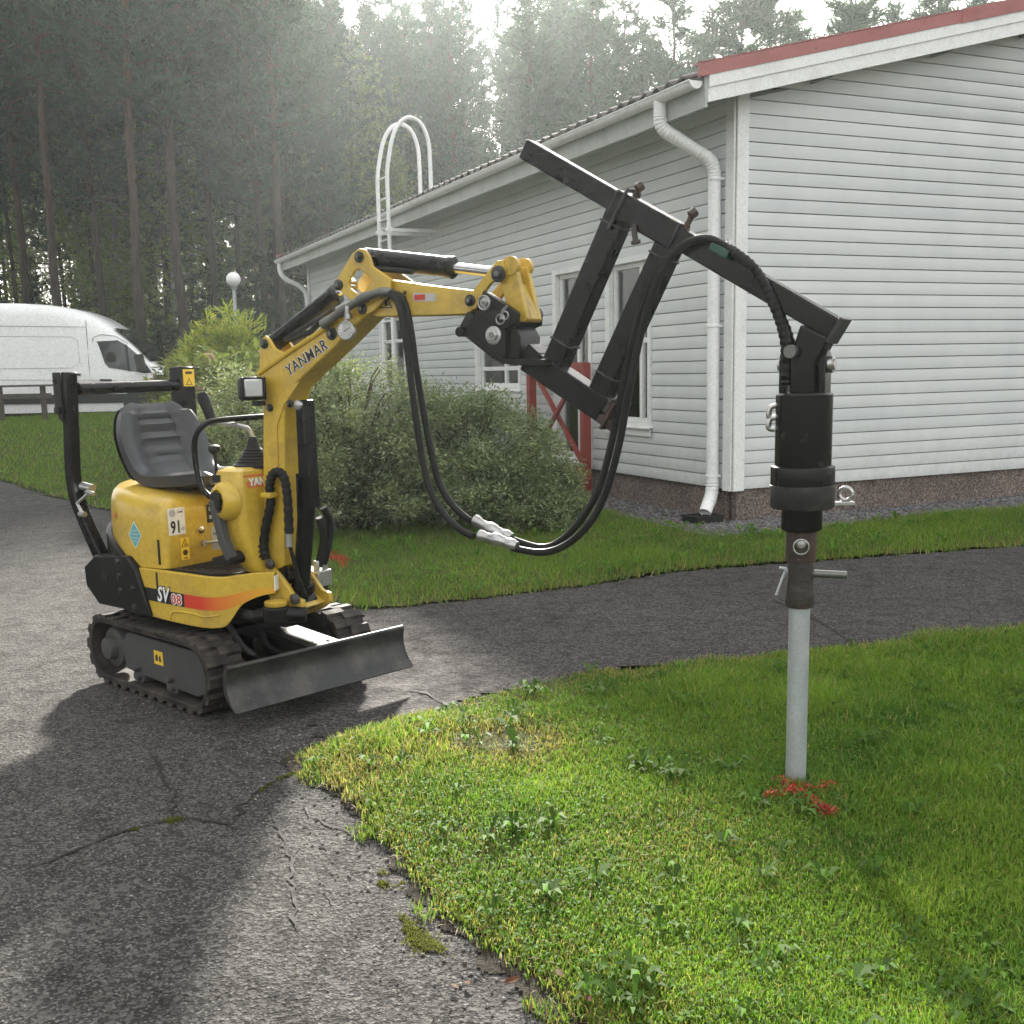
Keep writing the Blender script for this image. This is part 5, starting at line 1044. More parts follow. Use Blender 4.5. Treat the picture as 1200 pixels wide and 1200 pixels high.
mb = MB(); (x0, z0), (x1, z1) = [(1.089,1.801),(1.281,1.774)]; mb.tube([(x0, -.035, z0), (x1, -.04, z1)], .011, 8); mb.build('hydraulic_line', M['hose'], ex)
RK = [(1.556,1.677),(1.674,1.788),(1.696,1.787),(1.709,1.754),(1.701,1.731),(1.644,1.711),(1.599,1.66),(1.58,1.625),(1.558,1.623),(1.543,1.639)]
mb = MB()
for s in (-1, 1): mb.prism(RK, s*.064-.009, s*.064+.009)
rk = mb.build('rocker_link', M['yellow_worn'], ex, .003)
pin(rk, [(1.68,1.741)], -.073, .023)
FL = [(1.67,1.761),(1.706,1.768),(1.737,1.769),(1.773,1.619),(1.783,1.583),(1.772,1.572),(1.716,1.577),(1.709,1.604),(1.669,1.719)]
mb = MB()
for s in (-1, 1): mb.prism(FL, s*.040-.013, s*.040+.013)
mb.prism([FL[8], (FL[1][0]*.6+FL[3][0]*.4, FL[1][1]*.6+FL[3][1]*.4), FL[3], FL[4], FL[5], FL[6]], -.0275, .0275); mb.lathe([(.03, -.055), (.03, .055)], (FL[0][0]+.015, 0, FL[0][1]-.01), 16, (0, 1, 0)); fl = mb.build('bucket_link', M['yellow_worn'], ex, .004)
mb = MB()
for s in (-1, 1): mb.lathe([(.034, -.012), (.034, .012)], (FL[1][0]+.01, s*.045, FL[1][1]+.0), 16, (0, 1, 0))
mb.build('link_eye', M['yellow_worn'], fl, .002)
mb = MB(); (x, z), = [(1.739,1.602)][:1] if False else [(1.739,1.602)]; mb.lathe([(.026, 0), (.03, .004), (.03, .024), (.02, .03), (0, .03)], (x+.0, .06, z), 16, (0, 1, 0)); mb.lathe([(.026, -.07), (.026, .07)], (x-.03, 0, z), 16, (0, 1, 0)); mb.build('pin', M['steel_dark'], fl)
# ---- quick coupler hooked on the arm
CP = [(1.604,1.621),(1.627,1.685),(1.656,1.674),(1.767,1.605),(1.762,1.564),(1.716,1.548),(1.714,1.454),(1.696,1.445),(1.543,1.548),(1.567,1.589)]
cp = MB()
for s in (-1, 1): cp.prism(CP, s*.080-.010, s*.080+.010)
cp.prism([(1.542,1.62),(1.657,1.555),(1.744,1.555),(1.764,1.521),(1.759,1.446),(1.647,1.446),(1.495,1.552)], -.070, .070); co_ = cp.build('quick_coupler', M['black_worn'], ex, .004)
mb = MB(); UP = [(1.604,1.623),(1.634,1.687),(1.77,1.604),(1.762,1.564),(1.716,1.548)]; mb.prism(UP, -.104, -.0905); mb.build('coupler_cheek', M['black'], co_, .003)
pin(co_, [(1.643,1.642)], -.103, .017, 'steel'); pin(co_, [(1.665,1.529)], -.090, .026, 'steel')
def ring(mb, c, rad, r0, nrm=(0, 1, 0)):
    q = Vector((0, 0, 1)).rotation_difference(Vector(nrm)); pts = [Vector(c)+q @ Vector((rad*math.cos(t), rad*math.sin(t), 0)) for t in np.linspace(0, 2*math.pi, 20)]; return mb.tube(pts, r0, 6)
mb = MB(); (x, z), (x2, z2) = [(1.646,1.642),(1.705,1.583)]; ring(mb, (x, -.120, z), .024, .003); ring(mb, (x2, -.108, z2), .017, .003); ring(mb, (x2+.02, -.109, z2+.012), .014, .003); mb.tube([(x2, -.108, z2), (x2+.012, -.109, z2+.03), (x2+.03, -.108, z2+.045)], .005, 6); mb.build('safety_pin', M['steel'], co_)
mb = MB(); (x, z), = [(1.717,1.536)][:1] if False else [(1.717,1.536)]; mb.lathe([(.03, 0), (.03, .02), (0, .024)], (x-.01, .072, z), 16, (0, 1, 0)); mb.build('pin', M['rust'], co_)

GX = None
# ---------------------------------------------------------------- black drill frame carried by the coupler
def world_u(x, y, z): c_, s_ = math.cos(BZ_), math.sin(BZ_); return (BX_[0]+c_*x-s_*y, BX_[1]+s_*x+c_*y, z)
def uthing(name, lab, cat, x, y, z, group=None):
    t = thing(name, lab, cat, world_u(x, y, z), BZ_, group); return t, Matrix.Translation((-x, -y, -z))
dfm, XF = uthing('drill_carrier', 'black welded box-section frame held out by the excavator coupler', 'attachment frame', 1.62, 0, 1.43)
WP = [(1.514,1.552),(1.529,1.558),(1.696,1.448),(1.863,1.441),(1.877,1.421),(1.825,1.416),(1.696,1.43),(1.678,1.44)]
mb = MB(); mb.prism(WP, -.095, .095); wd_ = mb.build('hook_plate', M['black_worn'], dfm, .003, XF)
(x, z), = [(1.528,1.546)][:1] if False else [(1.528,1.546)]
mb = MB(); mb.cyl((x, -.105, z), (x, .105, z), .018, 14); mb.build('hook_bar', M['black_worn'], wd_, 0, XF)
def beam(nm, pts, s, par=dfm, mat='black', y=0., ends=True): m_ = MB(); m_.tube([(x, y, z) for x, z in pts], s/2, 4, sq=True); return m_.build(nm, M[mat], par, .005, XF)
LB = [(1.763,1.446),(2.068,1.262)]; beam('lower_beam', LB, .088)
U1 = [(1.86,1.412),(2.12,1.916)]; U2 = [(2.035,1.3),(2.299,1.804)]
beam('upright', U1, .078); beam('upright', U2, .078)
TB = [(1.763,2.161),(2.851,1.51)]; SL = [(2.11,1.95),(2.329,1.823)]
beam('top_beam', TB, .068, mat='steel_dark' if False else 'black'); beam('sleeve', SL, .088)
d = Vector((LB[1][0]-LB[0][0], 0, LB[1][1]-LB[0][1])).normalized(); e = Vector((LB[1][0], 0, LB[1][1]))
mb = MB(); mb.box(tuple(e+d*.035), (.012, .14, .10), Matrix.Rotation(-math.atan2(d.z, d.x), 3, 'Y')); mb.box(tuple(e+d*.02+Vector((0, -.03, -.03))), (.07, .05, .03), Matrix.Rotation(-math.atan2(d.z, d.x), 3, 'Y')); mb.build('end_plate', M['rust'], dfm, .003, XF)
# wedge gusset between coupler plate and frame
mb = MB(); mb.prism([(1.745,1.453),(1.785,1.497),(1.826,1.463),(1.826,1.433)], -.05, .05); mb.build('gusset', M['black'], dfm, .002, XF)
def weld(c, d, s_):
    d = Vector(d).normalized(); v = Vector((0, 1, 0)); u = v.cross(d); h_ = s_/2+.001; q = []
    for k in range(4):
        a_, b_ = [(-1, -1), (1, -1), (1, 1), (-1, 1)][k], [(1, -1), (1, 1), (-1, 1), (-1, -1)][k]
        for t in np.linspace(0, 1, 7)[:-1]: q.append(tuple(Vector(c)+u*h_*(a_[0]+(b_[0]-a_[0])*t)+v*h_*(a_[1]+(b_[1]-a_[1])*t)+d*random.uniform(-.002, .002)))
    q.append(q[0]); m_ = MB(); m_.tube(q, [random.uniform(.0025, .0045) for _ in q], 6); m_.build('weld_bead', M['steel_dark'], dfm, 0, XF)
for (a_, b_), t in ((U1, .17), (U1, .93), (U2, .16), (U2, .92)): weld((a_[0]+(b_[0]-a_[0])*t, 0, a_[1]+(b_[1]-a_[1])*t), (b_[0]-a_[0], 0, b_[1]-a_[1]), .078)
weld((SL[0][0], 0, SL[0][1]), (SL[1][0]-SL[0][0], 0, SL[1][1]-SL[0][1]), .080); weld((SL[1][0], 0, SL[1][1]), (SL[1][0]-SL[0][0], 0, SL[1][1]-SL[0][1]), .080)
nb = Vector((-(SL[1][1]-SL[0][1]), 0, SL[1][0]-SL[0][0])).normalized()
if nb.z < 0: nb = -nb
sd = Vector((SL[1][0]-SL[0][0], 0, SL[1][1]-SL[0][1])).normalized()
for (x, z) in [(2.157,1.938),(2.346,1.838)]:
    b0 = Vector((x, 0, z)); mb = MB(); mb.cyl(b0-nb*.03, b0+nb*.055, .010, 10); mb.lathe([(.018, .0), (.018, .012)], b0+nb*.005, 6, tuple(nb)); mb.cyl(b0+nb*.055-Vector((0, .012, 0)), b0+nb*.075+sd*.006, .016, 8); mb.build('clamp_bolt', M['rust'], dfm, .001, XF)
c0 = Vector((SL[0][0], 0, SL[0][1]))+sd*.035
mb = MB(); q = [c0+Vector((0, yy, 0))+nb*h_ for yy, h_ in ((-.05, -.08), (-.05, .04), (-.03, .056), (.03, .056), (.05, .04), (.05, -.08))]; mb.tube(smooth_path([tuple(p) for p in q], 4), .007, 8); mb.build('u_bolt', M['steel_dark'], dfm, 0, XF)
(x, z), = [(2.193,1.837)][:1] if False else [(2.193,1.837)]
mb = MB(); mb.cyl((x, -.055, z+.03), (x+.01, -.06, z-.02), .010, 8); mb.cyl((x+.01, -.06, z-.02), (x+.012, -.06, z-.03), .016, 6); mb.build('nut', M['rust'], dfm, 0, XF)
tb0, tb1 = Vector((TB[0][0], 0, TB[0][1])), Vector((TB[1][0], 0, TB[1][1])); td = (tb1-tb0).normalized()
mb = MB(); mb.box(tuple(tb1+td*.008), (.014, .10, .085), Matrix.Rotation(-math.atan2(td.z, td.x), 3, 'Y')); mb.build('end_cap', M['steel_dark'], dfm, .002, XF)
(x, z), = [(2.508,1.785)][:1] if False else [(2.508,1.785)]
M['green_clip'] = paint('green_clip_paint', (.02, .07, .045), (.03, .03, .03), .4, .5)
mb = MB(); mb.box((x-.012, -.01, z-.02), (.07, .13, .03), Matrix.Rotation(-math.atan2(td.z, td.x), 3, 'Y')); hc = mb.build('hose_clip', M['green_clip'], dfm, .006, XF)
mb = MB(); mb.lathe([(.012, 0), (.012, .014), (.006, .016), (.006, .026)], (x-.004, -.01, z-.005), 6); mb.build('clip_bolt', M['steel'], hc, 0, XF)

# ---------------------------------------------------------------- hydraulic drill drive hanging from the frame
AXX = 2.757
dr_, XF = uthing('drill_drive', 'black hydraulic drill drive hanging plumb above the grey pile', 'drill drive', AXX, 0, .62)
mb = MB(); (xa, za), (xb, zb) = [(2.803,1.532),(2.735,1.446)]
mb.prism([(2.751,1.528),(2.842,1.484),(2.804,1.411),(2.807,1.314),(2.721,1.315),(2.719,1.425)], -.045, .045); yk = mb.build('hanger', M['drill'], dr_, .008, XF)
mb = MB(); mb.cyl((xb-.005, -.075, zb), (xb-.005, .07, zb), .020, 16); mb.build('hinge_pin', M['fitting'], yk, 0, XF)
# universal joint: lugs on the body top
mb = MB()
for s in (-1, 1):
    mb.box((AXX+s*.062-.0, 0, 1.365), (.022, .07, .12)); mb.lathe([(.035, -.012), (.035, .012)], (AXX+s*.062, 0, 1.415), 16, (1, 0, 0))
mb.build('clevis', M['drill'], dr_, .004, XF)
mb = MB(); mb.cyl((AXX-.085, 0, 1.405), (AXX+.095, 0, 1.405), .018, 14); mb.lathe([(.026, 0), (.026, .014), (0, .016)], (AXX+.075, 0, 1.405), 14, (1, 0, 0)); mb.build('hinge_pin', M['steel'], dr_, 0, XF)
mb = MB(); mb.lathe([(.0, 1.318), (.083, 1.318), (.088, 1.312), (.088, 1.09)], (AXX, 0, 0), 36); body = mb.build('motor_body', M['drill'], dr_, 0, XF)
mb = MB(); mb.lathe([(.088, 1.092), (.099, 1.088), (.100, 1.082), (.100, 1.03)], (AXX, 0, 0), 36); mb.build('gearbox', M['drill'], dr_, 0, XF)
mb = MB(); mb.lathe([(.1, 1.029), (.1012, 1.028), (.1012, .962), (.097, .955), (.06, .955)], (AXX, 0, 0), 36); mb.build('gearbox_flange', M['steel_dark'], dr_, 0, XF)
mb = MB(); mb.lathe([(.064, .956), (.064, .888), (.06, .883), (.04, .883)], (AXX, 0, 0), 30); mb.build('output_collar', M['drill'], dr_, 0, XF)
mb = MB(); mb.lathe([(.049, .884), (.049, .79), (.047, .782), (.04, .782)], (AXX, 0, 0), 26); sk_ = mb.build('drive_socket', M['rust'], dr_, 0, XF)
mb = MB(); p = Vector((AXX+.016, -.047, .842)); dirv = Vector((.3, -.95, 0)).normalized(); p = Vector((AXX, 0, .845))+dirv*.046; mb.lathe([(.016, 0), (.016, .008), (.012, .012), (0, .013)], tuple(p), 12, tuple(dirv)); mb.build('cross_bolt', M['steel'], sk_, 0, XF)
mb = MB(); ring(mb, tuple(p+dirv*.012-Vector((0, 0, .008))), .024, .0022, tuple(dirv)); mb.build('lynch_pin_ring', M['steel'], sk_, 0, XF)
mb = MB(); prof = [(.041, .784), (.043, .76), (.040, .735), (.0435, .70), (.046, .672), (.047, .650), (.044, .634), (.036, .630)]; mb.lathe(prof, (AXX, 0, 0), 26); pa = mb.build('pile_adapter', M['oily'], dr_, 0, XF)
pe, pm = world_u(AXX, 0, 0)[:2], None
ux, uy = Vector((math.cos(-BZ_), math.sin(-BZ_), 0)), None                # picture-right direction in this frame
rt = Matrix.Rotation(-BZ_, 3, 'Z') @ Vector((1, -.12, 0)); rt.normalize()
a = Vector((AXX, 0, .742))
mb = MB(); mb.cyl(a+rt*.03, a+rt*.145+Vector((0, 0, -.006)), .0125, 14); mb.build('adapter_pin', M['fitting'], pa, 0, XF)
mb = MB(); b = a-rt*.045+Vector((0, 0, .012)); mb.cyl(a-rt*.03, b, .010, 10); mb.tube([b, b-rt*.012+Vector((0, 0, -.03)), b-rt*.03+Vector((0, 0, -.085))], .0045, 8); mb.tube([b+rt*.02, b-rt*.022+Vector((0, 0, .006))], .005, 8); mb.build('pin_handle', M['galv'], pa, 0, XF)
mb = MB(); a = Vector((AXX, 0, .968)); mb.box(tuple(a+rt*.125), (.075, .03, .012), Matrix.Rotation(-BZ_, 3, 'Z')); ring(mb, tuple(a+rt*.135+Vector((0, 0, .03))), .02, .0075, tuple(Matrix.Rotation(-BZ_, 3, 'Z') @ Vector((.5, 1, 0)))); mb.build('lifting_eye', M['steel'], dr_, .002, XF)
mb = MB(); a = Vector((AXX, 0, 1.26)); 
for dz in (.0, -.035): mb.tube(smooth_path([tuple(a-rt*.086+Vector((0, 0, dz+.02))), tuple(a-rt*.105+Vector((0, 0, dz+.012))), tuple(a-rt*.108+Vector((0, 0, dz-.015))), tuple(a-rt*.09+Vector((0, 0, dz-.02)))], 4), .009, 8)
mb.build('hose_port', M['steel'], dr_, 0, XF)
# the steel pile
pl_, XF2 = uthing('steel_pile', 'grey galvanised round steel pile screwed upright into the grass', 'pile', AXX, 0, 0)
mb = MB(); mb.lathe([(.030, .645), (.0335, .645), (.0335, -.25), (.028, -.25)], (AXX, 0, 0), 28); mb.build('tube', M['galv'], pl_, 0, XF2)

# ---------------------------------------------------------------- drill hoses
H1 = [(0.885,1.594),(0.947,1.623),(1.017,1.656),(1.101,1.688),(1.175,1.702),(1.231,1.699),(1.269,1.657),(1.295,1.557),(1.313,1.425),(1.334,1.268),(1.356,1.125),(1.389,0.989),(1.448,0.895),(1.526,0.835),(1.59,0.81)]
H1b = [(1.616,0.817),(1.7,0.804),(1.775,0.787)]; H1c = [(1.751,0.779),(1.871,0.769),(1.968,0.803),(2.056,0.883),(2.116,0.995),(2.162,1.155),(2.2,1.353),(2.244,1.546),(2.301,1.71),(2.368,1.783),(2.449,1.805),(2.522,1.769),(2.6,1.708),(2.662,1.602),(2.702,1.483),(2.707,1.343)]
H2 = [(1.131,1.681),(1.201,1.696),(1.248,1.672),(1.279,1.567),(1.3,1.425),(1.329,1.266),(1.359,1.122),(1.397,0.994),(1.461,0.909),(1.536,0.858)]
H2b = [(1.556,0.863),(1.645,0.827),(1.717,0.806)]; H2c = [(1.705,0.802),(1.834,0.776),(1.919,0.809),(2.002,0.896),(2.063,1.003),(2.11,1.166),(2.149,1.353),(2.194,1.535),(2.25,1.697),(2.322,1.781),(2.421,1.798),(2.518,1.767),(2.608,1.684),(2.665,1.578),(2.708,1.465),(2.713,1.342)]
def hose(lab, A, ya, B, yb, Cc, yc, gauge):
    t, XF = uthing('hydraulic_hose', lab, 'hose', A[0][0], ya, A[0][1], 'drill hoses')
    def p3(pts, y0, y1): n = len(pts); return [(x, y0+(y1-y0)*i/(n-1), z) for i, (x, z) in enumerate(pts)]
    i0 = 5 if gauge else 0
    mb = MB(); mb.tube(smooth_path(p3(A, ya, yb)[i0:], 6), .0128, 12); mb.build('rubber_line', M['hose'], t, 0, XF)
    c_ = p3(Cc, yb, yc); mb = MB(); mb.tube(smooth_path(c_, 6), .0128, 12); mb.build('rubber_line', M['hose'], t, 0, XF)
    q = smooth_path(p3(B, yb, yb), 8); L = len(q); mb = MB(); mb.tube(q, [.017+(.004 if (i//3) % 2 == 0 else 0)+(.003 if abs(i-L//2) < 3 else 0) for i in range(L)], 10); mb.build('quick_coupling', M['steel'], t, 0, XF)
    k = len(Cc)-5; q = smooth_path(c_[k:], 30); mb = MB(); mb.tube(q, [.0160+.0014*math.sin(i*1.25) for i in range(len(q))], 10); mb.build('spiral_guard', M['hose'], t, 0, XF)
    if gauge:
        mb = MB(); q = smooth_path(p3(A, ya, ya)[:6], 6); L = len(q); mb.tube(q, [.016+(.004 if (i//4) % 2 == 0 else 0) for i in range(L)], 10); mb.build('pipe_fitting', M['fitting'], t, 0, XF)
        (x, z), (gx_, gz_) = [(1.023,1.63),(1.016,1.568)]; mb = MB(); mb.cyl((x, -.11, z+.03), (gx_, -.112, gz_+.03), .010, 10); mb.cyl((x, -.11, z+.0), (x, -.11, z-.018), .014, 6); mb.build('gauge_stem', M['steel'], t, 0, XF)
        gn = Vector((.25, -1, .05)).normalized(); gc = Vector((gx_, -.118, gz_)); mb = MB(); mb.lathe([(.0, -.018), (.035, -.018), (.0365, -.012), (.0365, .006), (.034, .008), (.032, .004), (0, .004)], tuple(gc), 28, tuple(gn)); gg = mb.build('pressure_gauge', M['steel'], t, 0, XF)
        mb = MB(); mb.lathe([(.0318, .0045), (0, .0045)], tuple(gc), 24, tuple(gn)); mb.build('dial', M['white_label'], gg, 0, XF)
        u_ = gn.cross(Vector((0, 0, 1))).normalized(); u_ = -u_ if u_.x < 0 else u_; v_ = u_.cross(gn); v_ = v_ if v_.z > 0 else -v_; mb = MB()
        for th in np.linspace(R(-45), R(225), 11): c1 = gc+gn*.0055+(u_*math.cos(th)+v_*math.sin(th))*.022; c2 = gc+gn*.0055+(u_*math.cos(th)+v_*math.sin(th))*.028; mb.tube([c1, c2], .0008, 4)
        mb.tube([gc+gn*.0065-(u_*.8+v_*.45)*.008, gc+gn*.0065+(u_*.85+v_*.45)*.024], .0013, 4); mb.build('dial_print', M['label_black'], gg, 0, XF)
    return t
hose('lower hanging black drill hose running on from the pressure gauge', H1, -.10, H1b, -.14, H1c, -.03, True)
hose('upper hanging black drill hose, the one without a gauge', H2, -.05, H2b, -.08, H2c, .01, False)

# ---------------------------------------------------------------- white van (x forwards, y left, z up; its right side faces the camera)
GZ = .44
VP = [(-8.02, 24.4)]
van = thing('parked_van', 'white high-roofed panel van parked beyond the lawn', 'van', (-6.80, 24.9, GZ), R(4))
# side profile, nose at x = 0
RP = [(-6.3, 2.30), (-6.1, 2.50), (-4.2, 2.545), (-3.2, 2.52), (-2.55, 2.44), (-2.05, 2.28), (-1.62, 2.02), (-1.2, 1.68), (-.78, 1.24), (-.55, 1.12), (-.2, 1.0), (-.05, .88), (.0, .70), (.02, .45), (-.02, .28)]
def vw(z): return .99-.16*sstep(np.array((z-.95)/1.6))-.05*sstep(np.array((.6-z)/.4))
rs = []
P = smooth_path(RP, 4)
for x, zt in P:
    z0 = .26; hs = [z0+(zt-z0)*t for t in (0, .06, .25, .45, .62, .78, .90, .965, 1.)]; nose = 1-.16*sstep(np.array((x+.55)/.55)); row = []
    for k, z in enumerate(hs): y = float(vw(z)*nose)*(1, 1, 1, 1, 1, .995, .97, .90, .78)[k]; row.append((x, -y, z))
    row += [(x, -p[1], p[2]) for p in row[::-1]]; rs.append(row)
mb = MB(); mb.rings(rs); vb = mb.build('body', M['van'], van)
def vy(z, off=.004): return -float(vw(z))-off
def side_poly(nm, pts, mat, par, off=.006, th=.012):
    mb = MB(); n = len(pts); vs = [(x, vy(z, off), z) for x, z in pts]+[(x, vy(z, off)+th, z) for x, z in pts]
    mb.add(vs, [tuple(range(n)), tuple(range(2*n-1, n-1, -1))]+[(i, (i+1) % n, n+(i+1) % n, n+i) for i in range(n)]); return mb.build(nm, mat, par, 0)
WN = [(-1.90, 1.72), (-1.86, 1.66), (-1.74, 1.26), (-1.66, 1.17), (-.92, 1.04), (-.78, 1.05), (-1.02, 1.40), (-1.30, 1.64), (-1.46, 1.735)]
sw_ = side_poly('side_window', WN, M['van_glass'], van, .008)
M['trim'] = paint('black_trim', (.02, .021, .022), (.07, .07, .07), .4, .6)
side_poly('window_pillar', [(-1.32, 1.64), (-1.27, 1.64), (-1.22, 1.085), (-1.28, 1.095)], M['trim'], sw_, .012)
side_poly('mirror_triangle', [(-1.05, 1.32), (-.78, 1.05), (-.93, 1.045), (-1.06, 1.07)], M['trim'], sw_, .012)
mb = MB(); mb.lathe([(0, -.13), (.07, -.12), (.10, -.04), (.10, .05), (.06, .11), (0, .13)], (-1.62, vy(1.4)+.009, 1.36), 14); mb.v = [(x, vy(1.4)-.0105+(y-vy(1.4)-.009)*.02, z) for x, y, z in mb.v]; mb.build('headrest', M['label_black'], sw_)
def line(pts, par=vb, w_=.012): 
    mb = MB(); mb.tube([(x, vy(z, .001), z) for x, z in pts], w_/2, 4); return mb.build('panel_gap', M['trim'], par)
line([(-2.06, .50), (-2.07, 1.2), (-2.10, 2.15)]); line([(-.88, .65), (-.90, 1.02)]); line([(-1.98, .55), (-1.97, 1.80), (-1.80, 1.86), (-1.50, 1.82), (-1.25, 1.66)]); line([(-4.8, 2.10), (-2.10, 2.02)], w_=.008)
line([(-4.8, 1.88), (-2.40, 1.82), (-2.28, 1.74), (-2.26, 1.30), (-2.42, 1.18), (-4.8, 1.20)], w_=.006); line([(-4.8, .98), (-2.08, .92), (-.9, .86)], w_=.006)
side_poly('side_trim', [(-6.2, .47), (-6.2, .655), (-.85, .62), (-.85, .43)], M['trim'], van, .022, .03)
side_poly('door_handle', [(-2.58, 1.03), (-2.58, 1.075), (-2.25, 1.06), (-2.25, 1.015)], M['trim'], van, .03, .025); side_poly('door_handle', [(-1.86, .90), (-1.86, .94), (-1.62, .93), (-1.62, .89)], M['trim'], van, .03, .025)
mb = MB(); mb.box((-.98, vy(1.2)-.14, 1.26), (.16, .20, .34), Matrix.Rotation(R(-8), 3, 'Y')); mb.cyl((-.95, vy(1.1), 1.13), (-.97, vy(1.1)-.12, 1.15), .03, 8); mb.build('wing_mirror', M['trim'], van, .03)
mb = MB(); ws = [(-1.55, 1.985), (-1.2, 1.70), (-.82, 1.285)]; mb.rings([[(x+.012, float(vw(z))*s*.90, z+.012) for s in np.linspace(-1, 1, 7)] for x, z in ws], closed=False, cap=(False, False)); mb.build('windscreen', M['van_glass'], van)
mb = MB(); mb.box((-.02, 0, .42), (.16, 1.62, .26)); mb.build('bumper', M['trim'], van, .05)
for s in (-1, 1): mb = MB(); mb.box((-.12, s*.66, .80), (.20, .22, .24), Matrix.Rotation(R(30), 3, 'Y')); mb.build('headlight', M['lens'], van, .05)
for xx in (-.98, -4.75):
    mb = MB(); mb.lathe([(.20, -.13), (.33, -.12), (.345, -.07), (.345, .06), (.32, .11), (.20, .12)], (xx, vy(.3)+.12, .345), 28, (0, -1, 0)); wh = mb.build('wheel', M['tyre'], van)
    mb = MB(); mb.lathe([(.21, .085), (.20, .06), (.10, .07), (.05, .10), (0, .10)], (xx, vy(.3)+.12, .345), 20, (0, -1, 0)); mb.build('rim', M['galv'], wh)
    mb = MB(); q = [(xx+.44*math.cos(t), .36+.44*math.sin(t)) for t in np.linspace(R(-12), R(192), 18)]; n = len(q); mb.add([(x, vy(.5, .012), max(z, .262)) for x, z in q], [tuple(range(n))]); mb.build('wheel_arch', M['trim'], van)
    mb = MB(); mb.lathe([(.20, -.13), (.345, -.07), (.345, .06), (.20, .12)], (xx, -vy(.3)-.12, .345), 22, (0, 1, 0)); mb.build('wheel', M['tyre'], van)

# low timber rail at the lawn edge
rk_ = thing('timber_rail', 'low weathered wooden rail standing in front of the white van', 'rail', (-9.5, 22.0, float(terrain(np.array(-9.5), np.array(22.)))), 0)
def wbar(nm, p, q, s): m_ = MB(); m_.tube([p, q], s/2, 4, sq=True); return m_.build(nm, M['wood'], rk_, .004)
for xx in (-1.6, -.42, .42): wbar('post', (xx, 0, -.05), (xx, 0, .68), .085)
mb = MB(); mb.box((-.55, -.06, .70), (2.4, .16, .04)); mb.build('top_board', M['wood'], rk_, .004)
mb = MB(); mb.box((-.55, -.055, .50), (2.3, .025, .10)); mb.build('rail_board', M['wood'], rk_, .004)
# park lamp
lp = thing('park_lamp', 'pole lamp with round white opal globe in front of the pines', 'lamp', (-4.76, 20, .35), 0)
mb = MB(); mb.lathe([(.05, 0), (.045, .1), (.030, 2.52), (.05, 2.54), (.07, 2.585), (0, 2.585)], (0, 0, 0), 14); mb.build('pole', M['galv'], lp)
mb = MB(); mb.lathe([(.125*math.sin(t), 2.70-.125*math.cos(t)) for t in np.linspace(.35, math.pi, 16)], (0, 0, 0), 24); mb.build('globe', M['globe'], lp)

